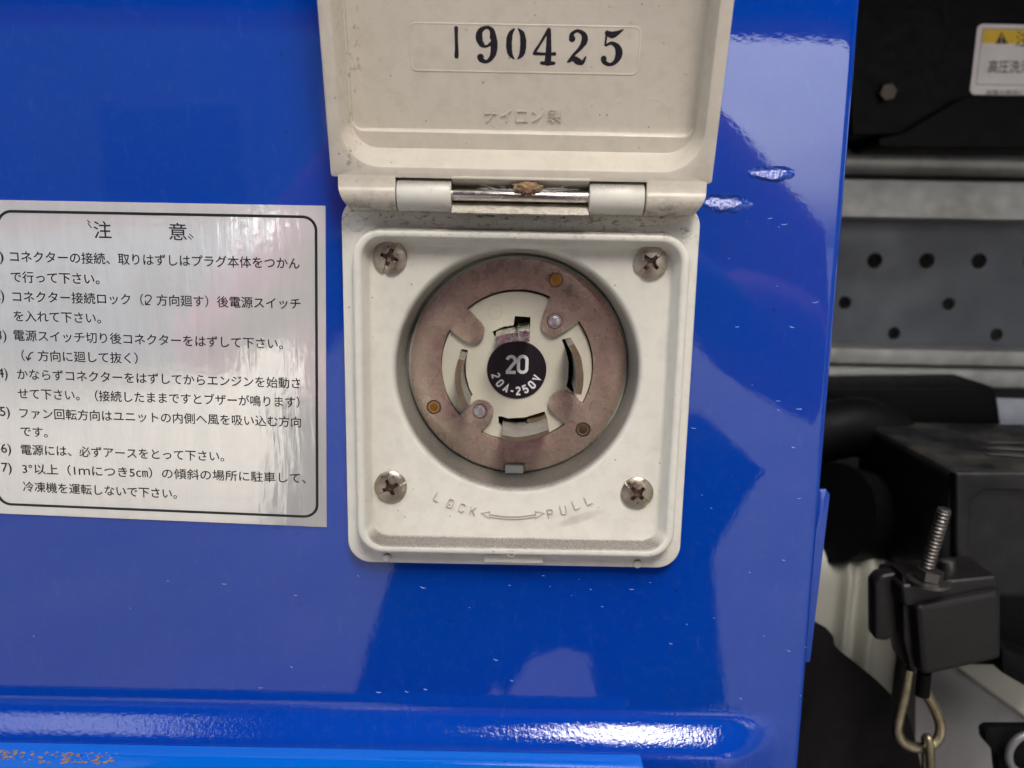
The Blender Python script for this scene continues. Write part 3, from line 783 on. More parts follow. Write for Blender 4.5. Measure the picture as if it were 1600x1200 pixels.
# date field: a raised frame step
d0 = PL(641, 38, -9); d1 = PL(1000, 40, -9); d2 = PL(998, 116, -9); d3 = PL(641, 111, -9)
x0 = (d0[0]+d3[0])/2; x1 = (d1[0]+d2[0])/2; b0 = (d2[1]+d3[1])/2; b1 = (d0[1]+d1[1])/2
ls = [[L(p[0], p[1], c) for p in rrect(x0+i, x1-i, b0+i, b1-i, 1.7, 10)] for i, c in ((-.25, -9.02), (-.1, -8.9), (.08, -8.9), (.3, -9.0), (.45, -8.99))]
mesh('date_field', *loft(ls, False, True), LIDM, lid, 60)
for u, v in ((613.5, 181), (1018.5, 185.5)):
    q = PL(u, v, -9); mesh('ejector_mark', *ringv(q[0], 0, q[1], 5.45, .13, .06, 64, ax=lambda p, r_, d: L(p, r_, -9+d)), LIDM, lid)
# stamped date digits
D = {
 '1': [[(.25, .94, .115), (.25, .62, .09), (.26, .3, .10), (.25, .06, .12)]],
 '9': [[(.44, .72, .17), (.40, .90, .11), (.26, .97, .07), (.10, .88, .12), (.06, .70, .17), (.12, .52, .12), (.25, .46, .06), (.38, .54, .08)],
       [(.45, .76, .12), (.47, .50, .17), (.43, .22, .13), (.28, .05, .08), (.13, .09, .12), (.10, .16, .17)]],
 '0': [[(.19, .96, .035), (.07, .80, .13), (.03, .5, .16), (.07, .2, .13), (.19, .04, .035)], [(.31, .96, .035), (.43, .80, .14), (.47, .5, .17), (.43, .2, .14), (.31, .04, .035)]],
 '4': [[(.37, .97, .10), (.38, .6, .13), (.38, .3, .15), (.37, .07, .17)], [(.33, .93, .07), (.17, .64, .06), (.0, .36, .07)], [(-.02, .31, .08), (.2, .30, .07), (.30, .30, .06)], [(.44, .30, .06), (.55, .31, .09)], [(.19, .045, .07), (.37, .04, .10), (.55, .045, .07)]],
 '2': [[(.09, .74, .17), (.08, .86, .10), (.22, .96, .07), (.40, .88, .12), (.45, .70, .16), (.34, .48, .10), (.15, .27, .07), (.0, .07, .05)], [(.04, .10, .08), (.15, .17, .13), (.30, .09, .16), (.42, .07, .10), (.50, .22, .045)]],
 '5': [[(.09, .95, .045), (.08, .75, .05), (.07, .56, .045)], [(.10, .90, .11), (.24, .85, .16), (.38, .90, .11), (.54, 1.0, .03)], [(.09, .55, .05), (.24, .62, .08), (.41, .52, .14), (.47, .33, .18), (.40, .12, .12), (.24, .02, .08), (.08, .08, .11), (.05, .18, .15)]],
}
for ch, u, v0, v1 in (('1', 713, 41, 91), ('9', 759.5, 41, 99), ('0', 806.5, 43, 94), ('4', 850, 45, 101), ('2', 902, 46, 101), ('5', 955.5, 46, 102)):
    a0 = PL(u, v0, -8.99); a1 = PL(u, v1, -8.99); h = a0[1]-a1[1]; x_ = (a0[0]+a1[0])/2; parts = []
    sl = (1.1 if ch != '1' else 0)
    for k, st in enumerate(D[ch]):
        pts = [(x_+(p[0]-.25)*h*1.08, a1[1]+p[1]*h, p[2]*h*1.22+.04) for p in catmull(st, 7)]
        pts = [(p[0], p[1], p[2]*random.uniform(.93, 1.05)) for p in pts]
        parts.append(ribbon(pts, lambda p, q, hh: L(p, q, -8.99+hh), .01, .03+.004*k, True))
    mesh('stamped_digit', *merge(*parts), INK, lid, None)
# maker's relief text
KANA = [
 [[(0, .7), (1, .7)], [(.58, 1), (.56, .6), (.42, .25), (.15, 0)]],
 [[(.9, 1), (.5, .66), (.05, .45)], [(.55, .68), (.55, 0)]],
 [[(.08, .9), (.92, .9), (.92, .06), (.08, .06), (.08, .9)]],
 [[(.08, .88), (.38, .70)], [(.08, .06), (.5, .22), (.78, .5), (.95, .85)]],
 [[(.04, .88), (.55, .88)], [(.30, 1), (.30, .48)], [(.0, .72), (.58, .72)], [(.08, .6), (.52, .6), (.52, .5)], [(.70, .95), (.70, .62)], [(.93, 1), (.93, .52)],
  [(.02, .40), (.98, .40)], [(.46, .38), (.25, .2), (.0, .1)], [(.32, .25), (.32, .0), (.5, .06)], [(.5, .38), (.68, .16), (1, .0)], [(.86, .32), (.68, .2)]]]
parts = []
for k, sts in enumerate(KANA):
    qa = PL(757 + 24.2*k + (2 if k == 4 else 0), 190, -9); sc = 3.6 if k < 4 else 3.9
    for m_, st_ in enumerate(sts):
        parts.append(ribbon([(qa[0]+p[0]*sc, qa[1]+p[1]*sc*.92, .42 if k < 4 else .22) for p in st_], lambda p, q, hh: L(p, q, -9+hh), -.02, .32+.006*m_))
mesh('relief_lettering', *merge(*parts), LIDM, lid, None, label='small raised Japanese characters on the lid')

# --- insect nest on the hinge pin, with threads
NESTM = simple('crumbly_tan_nest', (.36, .22, .12), .9, var=.6, scale=900, bstr=.8, bs=1500, dust=.5, dustcol=(.55, .42, .28))
nc = Vector(P(825, 293, -11.6))
bm = bmesh.new(); bmesh.ops.create_icosphere(bm, subdivisions=5, radius=1)
from mathutils import noise as mn
for v in bm.verts:
    d = v.co.copy(); k = 1 + .30*mn.noise(d*2.2) + .22*mn.noise(d*5) + .10*mn.noise(d*13)
    v.co = Vector((d.x*3.9*k, d.y*1.3*k, d.z*1.6*k)) + nc
nv = [tuple(v.co) for v in bm.verts]; nf = [[v.index for v in f.verts] for f in bm.faces]; bm.free()
nest = thing('insect_nest', tuple(nc), 'small crumbly tan insect nest with silk threads stuck on the steel hinge pin', 'insect nest')
mesh('nest_lump', nv, nf, NESTM, nest, 60)
parts = []
for k in range(26):
    sgn = random.choice((-1, 1)); x0 = nc.x + sgn*random.uniform(2, 3.4); x1 = nc.x + sgn*random.uniform(5, 15)
    p = [(x0 + (x1-x0)*t, -11.2-random.uniform(0, .5), nc.z - .3 + random.uniform(-.2, .2) - (1.2*sin(pi*t))*random.uniform(.3, 1) + 1.0*t*random.uniform(-.5, 1)) for t in (0, .25, .5, .75, 1)]
    parts.append(tube(catmull(p, 4), .035, 5))
SILK = simple('pale_silk', (.6, .58, .55), .6)
mesh('silk_threads', *merge(*parts), SILK, nest, 60, kind='stuff')
# ================================================================== equipment bay to the right of the panel (y > 0)
def pp(pts, y): return [(lambda q: (q[0], q[2]))(P(u, v, y)) for u, v in pts]
def slab(pts, y0, y1): return extrude(pp(pts, y0), lambda p, q: (p, y0, q), lambda p, q: (p, y1, q))
DARK = simple('matt_black_steel', (.003, .003, .004), .55, spec=.10, var=.3, dust=.2, dustcol=(.02, .016, .014))
RUBBER = simple('dusty_black_plastic', (.006, .007, .010), .48, spec=.3, var=.3, dust=.8, dustcol=(.08, .073, .06), scale=60)
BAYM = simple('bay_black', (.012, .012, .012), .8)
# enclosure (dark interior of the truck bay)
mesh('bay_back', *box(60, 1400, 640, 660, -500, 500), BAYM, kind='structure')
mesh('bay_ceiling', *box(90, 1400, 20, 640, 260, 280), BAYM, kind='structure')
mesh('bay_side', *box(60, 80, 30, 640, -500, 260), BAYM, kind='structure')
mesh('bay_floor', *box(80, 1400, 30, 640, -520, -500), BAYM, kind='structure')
# galvanised upper rail
gal = MB('galvanised_steel')
v_ = gal.n('ShaderNodeTexVoronoi'); v_.inputs['Scale'].default_value = 90; gal.ln(gal.pos, v_.inputs['Vector'])
gc = gal.mix(gal.rng(v_.outputs['Distance'], 0, .6), (.40, .40, .385), (.31, .32, .31))
gc = gal.mix(gal.rng(gal.noise(35, 5, .65), .5, .72, 0, .5), gc, (.14, .13, .12))
gal.set(Base_Color=gc, Metallic=.55, Roughness=.5); gal.bump(gal.noise(300, 3), .15, .0005); GAL = gal.m
GY = 245
za = [P(1460, v, GY)[2] for v in (232, 275, 281, 343)]
rail = thing('galvanised_rail', (300, GY, za[3]), 'grey galvanised steel rail with rolled top edge above the perforated plate', 'rail')
pr = []
cz_ = (za[0]+za[1])/2; r_ = (za[0]-za[1])/2
pr = [(GY + 6 - (r_+2)*cos(radians(a)), cz_ + r_*sin(radians(a))) for a in range(90, -91, -12)]
pr = pr + [(GY+10, za[1]), (GY+60, za[1]), (GY+60, za[0])]
mesh('rolled_edge', *extrude(pr, lambda p, q: (90, p, q), lambda p, q: (900, p, q)), GAL, rail, 40)
mesh('rail_face', *box(90, 900, GY-1, GY+40, za[3], za[2]), GAL, rail, bev=2, seg=3)
# perforated plate
PY = 285
zb_ = [P(1460, v, PY)[2] for v in (335, 552)]
perf = thing('perforated_plate', (300, PY, zb_[1]), 'dark grey steel plate with rows of round black holes below the rail', 'metal plate')
holes = []
for k in range(-1, 6):
    for (u0, v0, du, r) in ((1366.5, 407, 81.5, 12), (1320, 473, 162, 10), (1397, 521, 160, 10)):
        q = P(u0+k*du, v0+(.4 if v0 < 420 else 2)*k, PY)
        if 75 < q[0]-20 and q[0] < 480: holes.append(circ(q[0], q[2], r/1250*(CD*1000+PY)/cos(TH)*.98, 24))
PLM = simple('dark_primed_steel', (.09, .10, .12), .45, metallic=.35, var=.3, scale=25, dust=.6, dustcol=(.13, .13, .13))
outer = [(80, zb_[1]), (520, zb_[1]), (520, zb_[0]), (80, zb_[0])]
mesh('plate_sheet', *flat(outer, holes, lambda p, q: (p, PY, q), lambda p, q: (p, PY+3, q)), PLM, perf, 30)
# lower rail
LY = 262
zc_ = [P(1460, v, LY)[2] for v in (547, 571, 575, 603)]
lr = thing('lower_rail', (300, LY, zc_[3]), 'grey steel channel rail under the perforated plate', 'rail')
mesh('rail_web', *box(90, 900, LY, LY+30, zc_[1], zc_[0]), GAL, lr, bev=1.5, seg=3)
mesh('rail_lip', *box(90, 900, LY-6, LY+26, zc_[3], zc_[2]), GAL, lr, bev=2.5, seg=3)
# black cover with sticker
BY = 215
cover = thing('black_cover', P(1480, 120, BY), 'matt black steel cover above the galvanised rail, carrying a warning sticker', 'cover')
mesh('cover_face', *slab([(1310, -160), (1900, -160), (1900, 188), (1500, 182), (1400, 212), (1330, 214)], BY, BY+60), DARK, cover, bev=3, seg=3)
mesh('cover_lip', *slab([(1372, 216), (1412, 206), (1505, 150), (1900, 160), (1900, 236), (1372, 232)], BY-5, BY+50), DARK, cover, bev=4, seg=3)
bx = P(1385, 145, BY-1)
ls = [[(bx[0]+r*cos(2*pi*i/6+.2), BY-h, bx[2]+r*sin(2*pi*i/6+.2)) for i in range(6)] for r, h in ((5.2, -.5), (5.2, 3.2), (4.5, 3.8), (.1, 3.8))]
mesh('bolt', *loft(ls, False, True), simple('rusty_brown_bolt', (.05, .035, .028), .4, metallic=.5), cover, 20)
# sticker
SY = BY-.6
stk = thing('warning_sticker', P(1580, 95, SY), 'white warning sticker with yellow caution header on the black cover', 'sticker')
SW = simple('sticker_white', (.72, .68, .67), .45, var=.1); SYEL = simple('sticker_yellow', (.75, .48, .01), .45); SG = simple('sticker_grey_line', (.20, .20, .19), .5)
def rect_px(u0, v0, u1, v1, y): a = P(u0, v0, y); b = P(u1, v1, y); return a[0], b[0], b[2], a[2]
x0, x1, z0, z1 = rect_px(1528, 37, 1790, 153, SY)
mesh('sticker_sheet', *extrude(rrect(x0, x1, z0, z1, 3.2, 10), lambda p, q: (p, SY, q), lambda p, q: (p, BY+.1, q)), SW, stk)
x0, x1, z0, z1 = rect_px(1535.5, 44.5, 1783, 137, SY)
mesh('sticker_frame', *loft([[(p[0], SY-.05, p[1]) for p in rrect(x0-.15, x1+.15, z0-.15, z1+.15, .6, 6)], [(p[0], SY-.05, p[1]) for p in rrect(x0+.25, x1-.25, z0+.25, z1-.25, .5, 6)]]), SG, stk)
x0, x1, z0, z1 = rect_px(1536.5, 45.5, 1782, 72, SY)
mesh('sticker_header', *box(x0, x1, SY-.1, SY, z0, z1), SYEL, stk)
a = P(1564.5, 50, SY); b = P(1555, 68.5, SY); c = P(1574.5, 68.5, SY)
mesh('warning_triangle', [(a[0], SY-.16, a[2]), (b[0], SY-.16, b[2]), (c[0], SY-.16, c[2])], [[0, 1, 2]], PRINT, stk, None)
a = P(1564.7, 55, SY); b = P(1564.7, 62, SY); c = P(1564.7, 64.2, SY); d = P(1564.7, 66.3, SY)
mesh('exclamation_mark', *merge(ribbon([(a[0], a[2], .9), (b[0], b[2], .45)], lambda p, q, h: (p, SY-h, q), .17, .2), ribbon([(c[0], c[2], .8), (d[0], d[2], .8)], lambda p, q, h: (p, SY-h, q), .17, .2)), SYEL, stk, None)
text_line('sticker_text', '注意', (1587, 61), (1632, 61), 8.6, stk, PRINT, SY, lift=.2)
text_line('sticker_text', '高圧洗浄禁止', (1544, 104), (1644, 105), 7.2, stk, PRINT, SY, lift=.2)
text_line('small_print', '故障の原因になります', (1540, 145), (1640, 146), 3.4, stk, SG, SY, lift=.2)
# dark block and hose under the lower rail
mesh('black_duct', *slab([(1290, 606), (1550, 603), (1558, 612), (1566, 668), (1420, 690), (1290, 700)], 215, 300), DARK, bev=4, seg=3, label='black duct end just under the grey lower rail', cat='duct')
mesh('grey_bracket', *slab([(1556, 624), (1700, 628), (1700, 690), (1562, 690)], 240, 246), simple('pale_grey_paint', (.34, .37, .42), .5, var=.2), bev=1, label='pale grey bracket peeking out behind the black battery cover', cat='bracket')
hp = [P(u, v, 190) for u, v in ((1240, 690), (1300, 672), (1345, 668), (1390, 690), (1420, 740), (1425, 830))]
mesh('black_hose', *tube(catmull(hp, 8), 17, 20), DARK, None, 60, label='thick black hose curving down beside the battery cover', cat='hose')
# a round dark drum lower
mesh('black_canister', *merge(tube([P(1300, 800, 150), P(1385, 812, 170)], [26, 22], 32), tube([P(1385, 812, 170), P(1398, 813, 172)], [19, 14], 32)), DARK, None, 40, label='dark rounded canister lying above the cream tank', cat='canister')
# battery cover
bo_ = P(1486, 733, 95); bk = P(1366, 686, 174)
bat = thing('battery_cover', (bo_[0]+60, 130, bo_[2]-60), 'dusty black box shaped battery cover with sunken front, right of the panel edge', 'battery cover')
yb = 95/1.0
xL = bo_[0]; zT = bo_[2]
bb = P(1366, 688, 178)
v, f = box(xL, xL+260, 95, 190, zT-48, zT)
# slightly crowned top
mesh('cover_shell', *box(xL, xL+260, 95, 190, zT-62, zT), RUBBER, bat, bev=5, seg=4)
fr = pp([(1492, 738), (1700, 738), (1700, 768), (1536, 766), (1516, 782), (1512, 1010), (1492, 1010)], 92)
mesh('front_rim', *extrude(fr, lambda p, q: (p, 91, q), lambda p, q: (p, 97, q)), RUBBER, bat, bev=1.6, seg=3)
mesh('front_recess', *box(xL+8, xL+260, 96, 110, zT-95, zT-8), DARK, bat, bev=1)
mesh('top_rib', *merge(*[tube(catmull([(xL+30+k*6, 120+k*11, zT+.4), (xL+70, 112+k*14, zT+.9), (xL+150, 122+k*13, zT+.2)], 6), [.3]+[1.1]*11+[.3], 8) for k in range(3)]), RUBBER, bat, 60)
# clamp bracket
CY = 62
clamp = thing('battery_clamp', P(1480, 980, CY), 'dark brown painted clamp bracket gripping the threaded rod', 'clamp')
CL = simple('brown_black_enamel', (.012, .010, .012), .42, spec=.3, var=.25, bstr=.2, bs=700)
mesh('clamp_block', *slab([(1431, 948), (1566, 921), (1566, 1031), (1452, 1056), (1440, 1056)], CY, CY+28), CL, clamp, bev=3, seg=4)
mesh('clamp_top', *slab([(1408, 915), (1560, 900), (1564, 925), (1436, 950), (1412, 948)], CY+3, CY+26), CL, clamp, bev=2, seg=3)
mesh('clamp_lip', *slab([(1366, 912), (1376, 900), (1410, 893), (1420, 905), (1420, 985), (1404, 990), (1388, 1003), (1367, 1000)], CY+12, CY+20), CL, clamp, bev=2, seg=3)
mesh('clamp_web', *slab([(1410, 895), (1440, 930), (1440, 1046), (1424, 1050), (1412, 1000)], CY+6, CY+24), CL, clamp, bev=1.6, seg=2)
# threaded rod
ROD = metal('grey_zinc_rod', (.2, .19, .18), .45, (.08, .07, .055), .6, scale=400)
a = Vector(P(1476, 795, CY+2)); b = Vector(P(1443, 905, CY+8)); d = (a-b); nst = 180
path = [b + d*(i/nst) for i in range(nst+1)]; pitch = 8
rodr = [2.55 + .34*cos(2*pi*i/9.0) for i in range(nst+1)]; rodr[-1] = 1.9; rodr[-2] = 2.2
rod = thing('threaded_rod', tuple(b), 'grey zinc threaded rod with nut standing in the clamp bracket', 'rod')
mesh('rod_thread', *tube(path, rodr, 20), ROD, rod, 60)
c0 = Vector(P(1451, 905, CY+5)); c1 = Vector(P(1452, 888, CY+4))
mesh('washer', *tube([c0-Vector((0, 0, 1.4)), c0, c0+Vector((0, 0, .01))], [8.5, 8.5, 8.0], 32), ROD, rod, 40)
mesh('hex_nut', *tube([c0+Vector((0, 0, .2)), c0+Vector((.4, 0, 4.2))], [5.4, 5.2], 6), ROD, rod, 20)
e0 = Vector(P(1483, 898, CY+14)); mesh('cap_nut', *tube([e0, e0+Vector((-.8, 0, 3)), e0+Vector((-1.4, 0, 6.5)), e0+Vector((-1.5, 0, 7.2))], [3.3, 3.4, 3.0, 1.5], 14), ROD, rod, 40)
# hook and link
HK = metal('yellow_zinc_hook', (.42, .37, .25), .36, (.12, .09, .06), .7, scale=500, bstr=.4)
hy = CY+10
hp = [P(u, v, yv) for u, v, yv in ((1420, 1045, hy), (1413, 1085, hy), (1405, 1118, hy), (1402, 1142, hy-1), (1411, 1160, hy-2), (1430, 1168, hy-2), (1452, 1166, hy), (1467, 1152, hy+1), (1469, 1132, hy+2), (1461, 1108, hy+2), (1449, 1086, hy+2), (1441, 1062, hy+2))]
hook = thing('wire_hook', hp[0], 'bent yellowish zinc wire hook hanging below the clamp bracket', 'hook')
mesh('hook_wire', *tube(catmull(hp, 6), 2.25, 14), HK, hook, 60)
hs = P(1442, 1066, hy); mesh('hook_sleeve', *tube([P(1444, 1050, hy), P(1441, 1086, hy)], 3.0, 18), DARK, hook, 40)
lp = [P(u, v, yv) for u, v, yv in ((1448, 1152, hy-3), (1452, 1162, hy-5), (1454, 1200, hy-4), (1452, 1240, hy), (1447, 1200, hy+4), (1446, 1162, hy+4))]
mesh('chain_link', *tube(catmull(lp, 6, True)+[lp[0]], 1.9, 12), HK, None, 60, label='steel chain link hanging from the bend of the wire hook', cat='chain link')
# cream tank
TK = simple('cream_polyethylene', (.40, .395, .34), .45, var=.12, scale=30, dust=.35, dustcol=(.20, .17, .13))
tank = thing('cream_tank', P(1340, 960, 140), 'cream plastic tank with moulded ribs behind the clamp bracket', 'tank')
ty = 140
x0 = P(1250, 900, ty)[0]; x1 = P(1425, 900, ty)[0]; z1 = P(1340, 858, ty)[2]; z0 = P(1340, 1300, ty)[2]
top = []
nx = 60; loops = []
for j in range(24):
    t = j/23; z = z1 + (z0-z1)*t; row = []
    for i in range(nx+1):
        s = i/nx; x = x0 + (x1-x0)*s*1.05
        bul = 5*math.exp(-((s-.40)/.05)**2) + 4*math.exp(-((s-.62)/.06)**2) - 3*math.exp(-((s-.51)/.04)**2)
        ed_ = 10*(1-min(1, t/.10))**2 + (14*((s-.86)/.14)**2 if s > .86 else 0)
        zz = z - (max(0, s-.55)*30 if j == 0 else max(0, s-.55)*30*(1-t))
        row.append((x, ty - bul + ed_, zz))
    loops.append(row)
mesh('tank_front', *loft([[(p[0], ty+90, p[2]) for p in loops[0]]] + loops, closed=False), TK, tank, 60)
# second tank to the lower right
mesh('tank_side', *slab([(1430, 1030), (1512, 1036), (1640, 1150), (1640, 1320), (1430, 1320)], 128, 190), simple('grey_tank_side', (.22, .215, .22), .5, var=.1, dust=.25), tank, bev=2, label='greyer side wall of the tank below the clamp')
mesh('tank_rim', *slab([(1490, 1040), (1520, 1028), (1640, 1000), (1640, 1150)], 120, 190), TK, tank, bev=2, seg=3, label='cream top edge with brown scratches')
# dark foot of battery tray at the far right
mesh('tray_corner', *slab([(1565, 1015), (1580, 1018), (1700, 1066), (1700, 1100), (1600, 1072), (1566, 1052)], 80, 140), DARK, bev=1.5, label='black corner of the battery tray at the right edge', cat='tray corner')
# black mud flap
fl = []
prof_pts = [(1262, 978), (1283, 975), (1300, 992), (1306, 1010), (1335, 1035), (1372, 1066), (1405, 1100), (1425, 1130), (1440, 1200), (1450, 1320)]
curve = catmull([P(u, v, 98) for u, v in prof_pts], 6)
rows_ = []
for k in range(14):
    t = k/13; rows_.append([(p[0]*(1-t) + (P(1180, 1340, 98)[0])*t*.999 + .0, 98 + 12*sin(t*3.1)*1.0 - 20*t + 3*sin(6*t+p[2]*.05), p[2]*(1-t) + P(1180, 1340, 98)[2]*t) for p in curve])
bk_ = [(p[0]-1, 106, p[2]-2) for p in curve]
mesh('black_mud_flap', *loft([bk_]+rows_, closed=False), simple('dusty_rubber_sheet', (.006, .005, .006), .6, spec=.12, var=.3, scale=80, dust=.35, dustcol=(.02, .017, .015), bstr=.5, bs=300), None, 60, label='black rubber mud flap sloping down beside the lower panel edge', cat='mud flap')
# bracket and ring at the bottom right corner
mesh('strap_bracket', *slab([(1538, 1146), (1546, 1139), (1680, 1139), (1680, 1300), (1570, 1300), (1558, 1180), (1540, 1160)], 70, 76), DARK, bev=1.5, label='small black bracket in the bottom right corner', cat='bracket')
rc = P(1606, 1178, 66); n = 36
mesh('steel_ring', *tube([(rc[0]+8.2*cos(2*pi*i/n), 66, rc[2]+9.5*sin(2*pi*i/n)) for i in range(n+1)], 1.7, 12), simple('grey_ring_steel', (.25, .25, .26), .4, metallic=.6), None, 60, label='grey steel ring on the small black bracket', cat='ring')

# ================================================================== what stands behind the camera (shows as reflections; some pieces added to block sky)
gm = MB('pale_concrete'); gcol = gm.mix(gm.rng(gm.noise(2, 6, .6), .35, .65), (.34, .32, .27), (.27, .255, .22)); gm.set(Base_Color=gcol, Roughness=.85); gm.bump(gm.noise(60, 5), .4, .004)
def mbox(x0, x1, y0, y1, z0, z1): return box(x0*1000, x1*1000, y0*1000, y1*1000, (z0-CAMZ)*1000, (z1-CAMZ)*1000)
mesh('ground', *mbox(-60, 60, -120, 30, -.3, 0), gm.m, kind='structure')
mesh('truck_body_shell', *merge(mbox(-3.5, -.92, .0, 1.8, .5, 3.0), mbox(-.92, 1.4, .02, 1.8, 1.60, 3.0)), BLUE, bev=8, label='blue truck body around and above the panel', cat='truck body')
WALLM = simple('blue_grey_cladding', (.24, .28, .34), .6, var=.1, scale=1)
bld = thing('grey_building', (-9000, -9000, -1250), 'blue grey clad building behind the photographer on the left', 'building')
mesh('wall', *mbox(-16, -1.9, -12, -8, 0, 7.5), WALLM, bld)
GLS = simple('window_glass', (.12, .14, .17), .3)
for k in range(5):
    for j in range(2):
        wf = mesh('window', *mbox(-15+k*2.7, -13.4+k*2.7, -8.02, -7.94, 1.2+j*3, 2.5+j*3), simple('window_frame_white', (.3, .33, .38), .5) if k+j == 0 else bpy.data.materials['window_frame_white'], bld)
        mesh('pane', *mbox(-14.92+k*2.7, -13.48+k*2.7, -7.95, -7.93, 1.28+j*3, 2.42+j*3), GLS, wf)
# photographer
def skin_body(name, verts, edges, radii, mat, parent, sub=2):
    me = bpy.data.meshes.new(name); me.from_pydata(verts, edges, [])
    o = bpy.data.objects.new(name, me); COL.objects.link(o)
    md = o.modifiers.new('skin', 'SKIN'); ms = o.modifiers.new('sub', 'SUBSURF'); ms.levels = sub; ms.render_levels = sub
    for i, r in enumerate(radii):
        q = me.skin_vertices[0].data[i]; q.radius = (r, r) if not isinstance(r, tuple) else r; q.use_root = (i == 0)
    dg = bpy.context.evaluated_depsgraph_get(); dg.update()
    me2 = bpy.data.meshes.new_from_object(o.evaluated_get(dg)); bpy.data.objects.remove(o)
    me2.name = name
    for p in me2.polygons: p.use_smooth = True
    me2.materials.clear(); me2.materials.append(mat)
    o = bpy.data.objects.new(name, me2); COL.objects.link(o); place(o, Vector((0, 0, 0)), parent)
    return o
SKIN = simple('skin', (.45, .27, .19), .5); PINK = simple('pink_knit', (.95, .25, .36), .85, bs=200); PINK.node_tree.nodes['Principled BSDF'].inputs['Sheen Weight'].default_value = 1.0; PINK.node_tree.nodes['Principled BSDF'].inputs['Sheen Roughness'].default_value = .35; PINK.node_tree.nodes['Principled BSDF'].inputs['Sheen Tint'].default_value = (1, .35, .5, 1)
NAVY = simple('navy_trousers', (.02, .022, .04), .8); HAIR = simple('dark_hair', (.02, .015, .012), .6)
per = thing('person', (0, -740, -1250), 'person in pink sweater and dark trousers holding a phone up to the panel', 'person')
J = {'pel': (0, -.78, .92), 'waist': (0, -.77, 1.06), 'chest': (-.01, -.72, 1.24), 'neckb': (-.03, -.66, 1.38), 'neck': (-.05, -.62, 1.44), 'head': (-.06, -.57, 1.53), 'crown': (-.06, -.56, 1.62),
 'shl': (-.19, -.68, 1.35), 'ell': (-.33, -.56, 1.14), 'wrl': (-.16, -.36, 1.20), 'hal': (-.115, -.31, 1.22),
 'shr': (.14, -.68, 1.31), 'elr': (.29, -.56, 1.10), 'wrr': (.15, -.36, 1.20), 'har': (.105, -.31, 1.22),
 'hil': (-.10, -.78, .87), 'knl': (-.24, -.74, .48), 'anl': (-.36, -.82, .09), 'tol': (-.40, -.68, .04), 'hir': (.10, -.78, .87), 'knr': (.17, -.74, .48), 'anr': (.19, -.82, .09), 'tor': (.21, -.68, .04)}
for k_ in J:
    if k_[:2] not in ('wr', 'ha'): J[k_] = (J[k_][0]+.07, J[k_][1], J[k_][2])
def chain(keys, links, rad):
    idx = {k: i for i, k in enumerate(keys)}
    return [J[k] for k in keys], [(idx[a], idx[b]) for a, b in links], [rad[k] for k in keys]
R_ = {'pel': .14, 'waist': .125, 'chest': (.16, .12), 'neckb': .08, 'neck': .052, 'head': .085, 'crown': .07, 'shl': .06, 'shr': .06, 'ell': .04, 'elr': .04, 'wrl': .026, 'wrr': .026, 'hal': .034, 'har': .034,
 'hil': .09, 'hir': .09, 'knl': .058, 'knr': .058, 'anl': .038, 'anr': .038, 'tol': .03, 'tor': .03}
E_ = [('pel', 'waist'), ('waist', 'chest'), ('chest', 'neckb'), ('neckb', 'neck'), ('neck', 'head'), ('head', 'crown'), ('chest', 'shl'), ('shl', 'ell'), ('ell', 'wrl'), ('wrl', 'hal'), ('chest', 'shr'), ('shr', 'elr'), ('elr', 'wrr'), ('wrr', 'har'),
 ('pel', 'hil'), ('hil', 'knl'), ('knl', 'anl'), ('anl', 'tol'), ('pel', 'hir'), ('hir', 'knr'), ('knr', 'anr'), ('anr', 'tor')]
vs_, es_, rs_ = chain(list(J), E_, R_)
for sgn, hk in ((-1, 'hal'), (1, 'har')):       # fingers curl round the phone
    hb = len(vs_); hv = Vector(J[hk]); hi_ = list(J).index(hk)
    for f in range(4):
        p1 = hv + Vector((-sgn*.012, .012, .028-.018*f)); p2 = p1 + Vector((-sgn*.022, .014, .002)); p3 = p2 + Vector((-sgn*.016, .002, 0))
        k = len(vs_); vs_ += [tuple(p1), tuple(p2), tuple(p3)]; es_ += [(hi_, k), (k, k+1), (k+1, k+2)]; rs_ += [.009, .0085, .0075]
    p1 = hv + Vector((-sgn*.01, -.02, .03)); p2 = p1 + Vector((-sgn*.03, .012, .01)); k = len(vs_); vs_ += [tuple(p1), tuple(p2)]; es_ += [(hi_, k), (k, k+1)]; rs_ += [.011, .009]
skin_body('body', vs_, es_, rs_, SKIN, per)
ks = ['chest', 'waist', 'pel', 'neckb', 'shl', 'ell', 'wrl', 'shr', 'elr', 'wrr']
v_, e_, r_ = chain(ks, [('chest', 'waist'), ('waist', 'pel'), ('chest', 'neckb'), ('chest', 'shl'), ('shl', 'ell'), ('ell', 'wrl'), ('chest', 'shr'), ('shr', 'elr'), ('elr', 'wrr')],
 {'chest': (.20, .15), 'waist': .165, 'pel': .17, 'neckb': .09, 'shl': .088, 'ell': .068, 'wrl': .042, 'shr': .088, 'elr': .068, 'wrr': .042})
skin_body('sweater', v_, e_, r_, PINK, per)
ks = ['pel', 'hil', 'knl', 'anl', 'hir', 'knr', 'anr']
v_, e_, r_ = chain(ks, [('pel', 'hil'), ('hil', 'knl'), ('knl', 'anl'), ('pel', 'hir'), ('hir', 'knr'), ('knr', 'anr')], {'pel': .16, 'hil': .115, 'knl': .085, 'anl': .065, 'hir': .115, 'knr': .085, 'anr': .065})
skin_body('trousers', v_, e_, r_, NAVY, per)
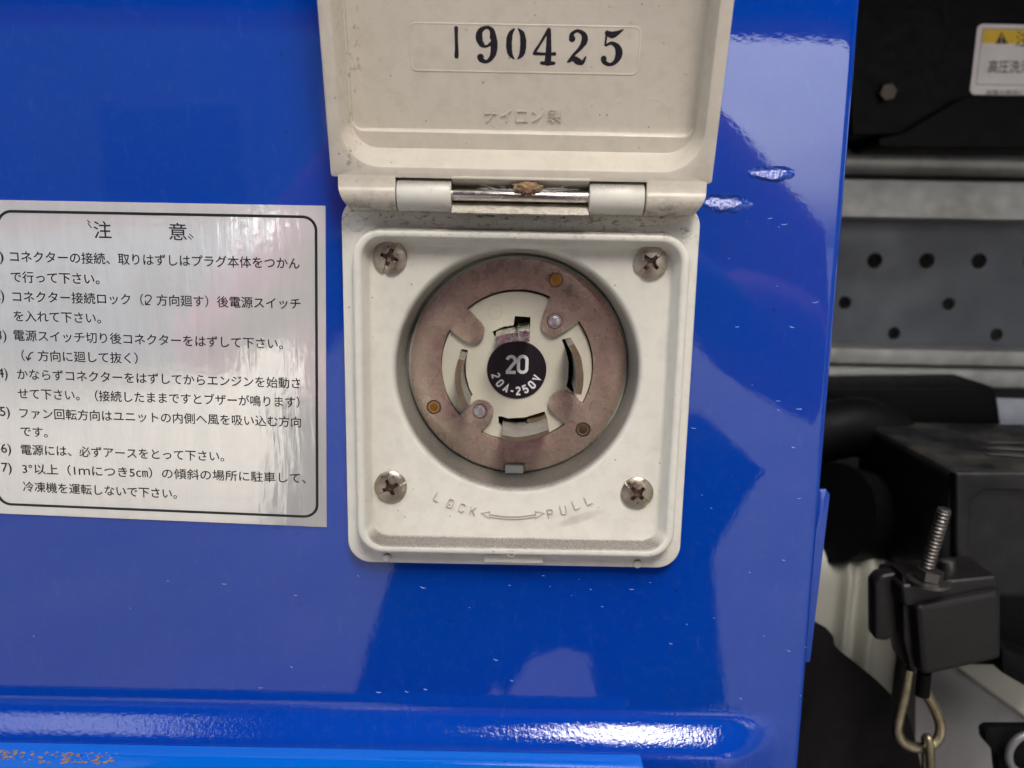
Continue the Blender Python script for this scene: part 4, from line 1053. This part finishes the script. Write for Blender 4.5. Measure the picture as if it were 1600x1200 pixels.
skin_body('hair', [(.01, -.60, 1.52), (.01, -.595, 1.60), (.01, -.56, 1.66)], [(0, 1), (1, 2)], [.085, .1, .08], HAIR, per)
for k, sx_ in enumerate((-.022, .042)):
    mesh('eye', *tube([(sx_*1000, -489, 285), (sx_*1000, -486, 285)], 7, 10), NAVY, per)
# phone held level with the lens
ph = thing('phone', (0, -256, 0), 'black phone held in both hands facing the socket', 'phone')
pb = [(-.078, -.03), (.078, -.03), (.078, .045), (-.078, .045)]
def phv(a, b, c): q = Vector((0, -CD-.004, 0)) + Rt*a + Up*b + Fw*c; return tuple(q*1000)
mesh('phone_case', *extrude(pb, lambda p, q: phv(p, q, -.001), lambda p, q: phv(p, q, -.009)), DARK, ph, bev=1.5, seg=3)
# canopy with a red hem, overhead; its strips and width added to block sky light
CAN = simple('dark_blue_canvas', (.02, .03, .09), .8); HEM = simple('red_hem', (.6, .05, .09), .8)
can = thing('canopy', (2200, -3600, 600), 'dark blue canopy with a red hem behind the camera, its strips added to shape skylight', 'canopy')
CZ = 2.45
for x0_, x1_, y0_, y1_ in ((-9, 9, -2.6, -1.75), (-.88, .04, -1.747, -.5), (.49, 9, -1.747, -.5)):
    mesh('canopy_blocker_cloth', *mbox(x0_, x1_, y0_, y1_, CZ, CZ+.03), CAN, can, bev=5)
mesh('canopy_valance', *mbox(-9, 9, -2.63, -2.60, CZ-.48, CZ+.04), CAN, can)
mesh('canopy_hem', *mbox(-9, 9, -2.64, -2.61, CZ-.54, CZ-.482), HEM, can)
for px_ in (-8.9, 8.8):
    mesh('post', *mbox(px_, px_+.08, -2.58, -2.50, 0, CZ), DARK, can)

blk = thing('blocker', (5000, -5000, -1250), 'pale grey warehouse wall added unseen at right behind the camera to hold back sky', 'building')  # unseen wall added on the right to cut skylight on the socket
mesh('wall', *mbox(4.6, 5.2, -7.5, .8, 0, 4.2), simple('blocker_wall', (.38, .37, .35), .8, var=.1, scale=1), blk)
mesh('blocker_door', *mbox(4.57, 4.6, -5, -2.6, 0, 2.4), WALLM, blk)
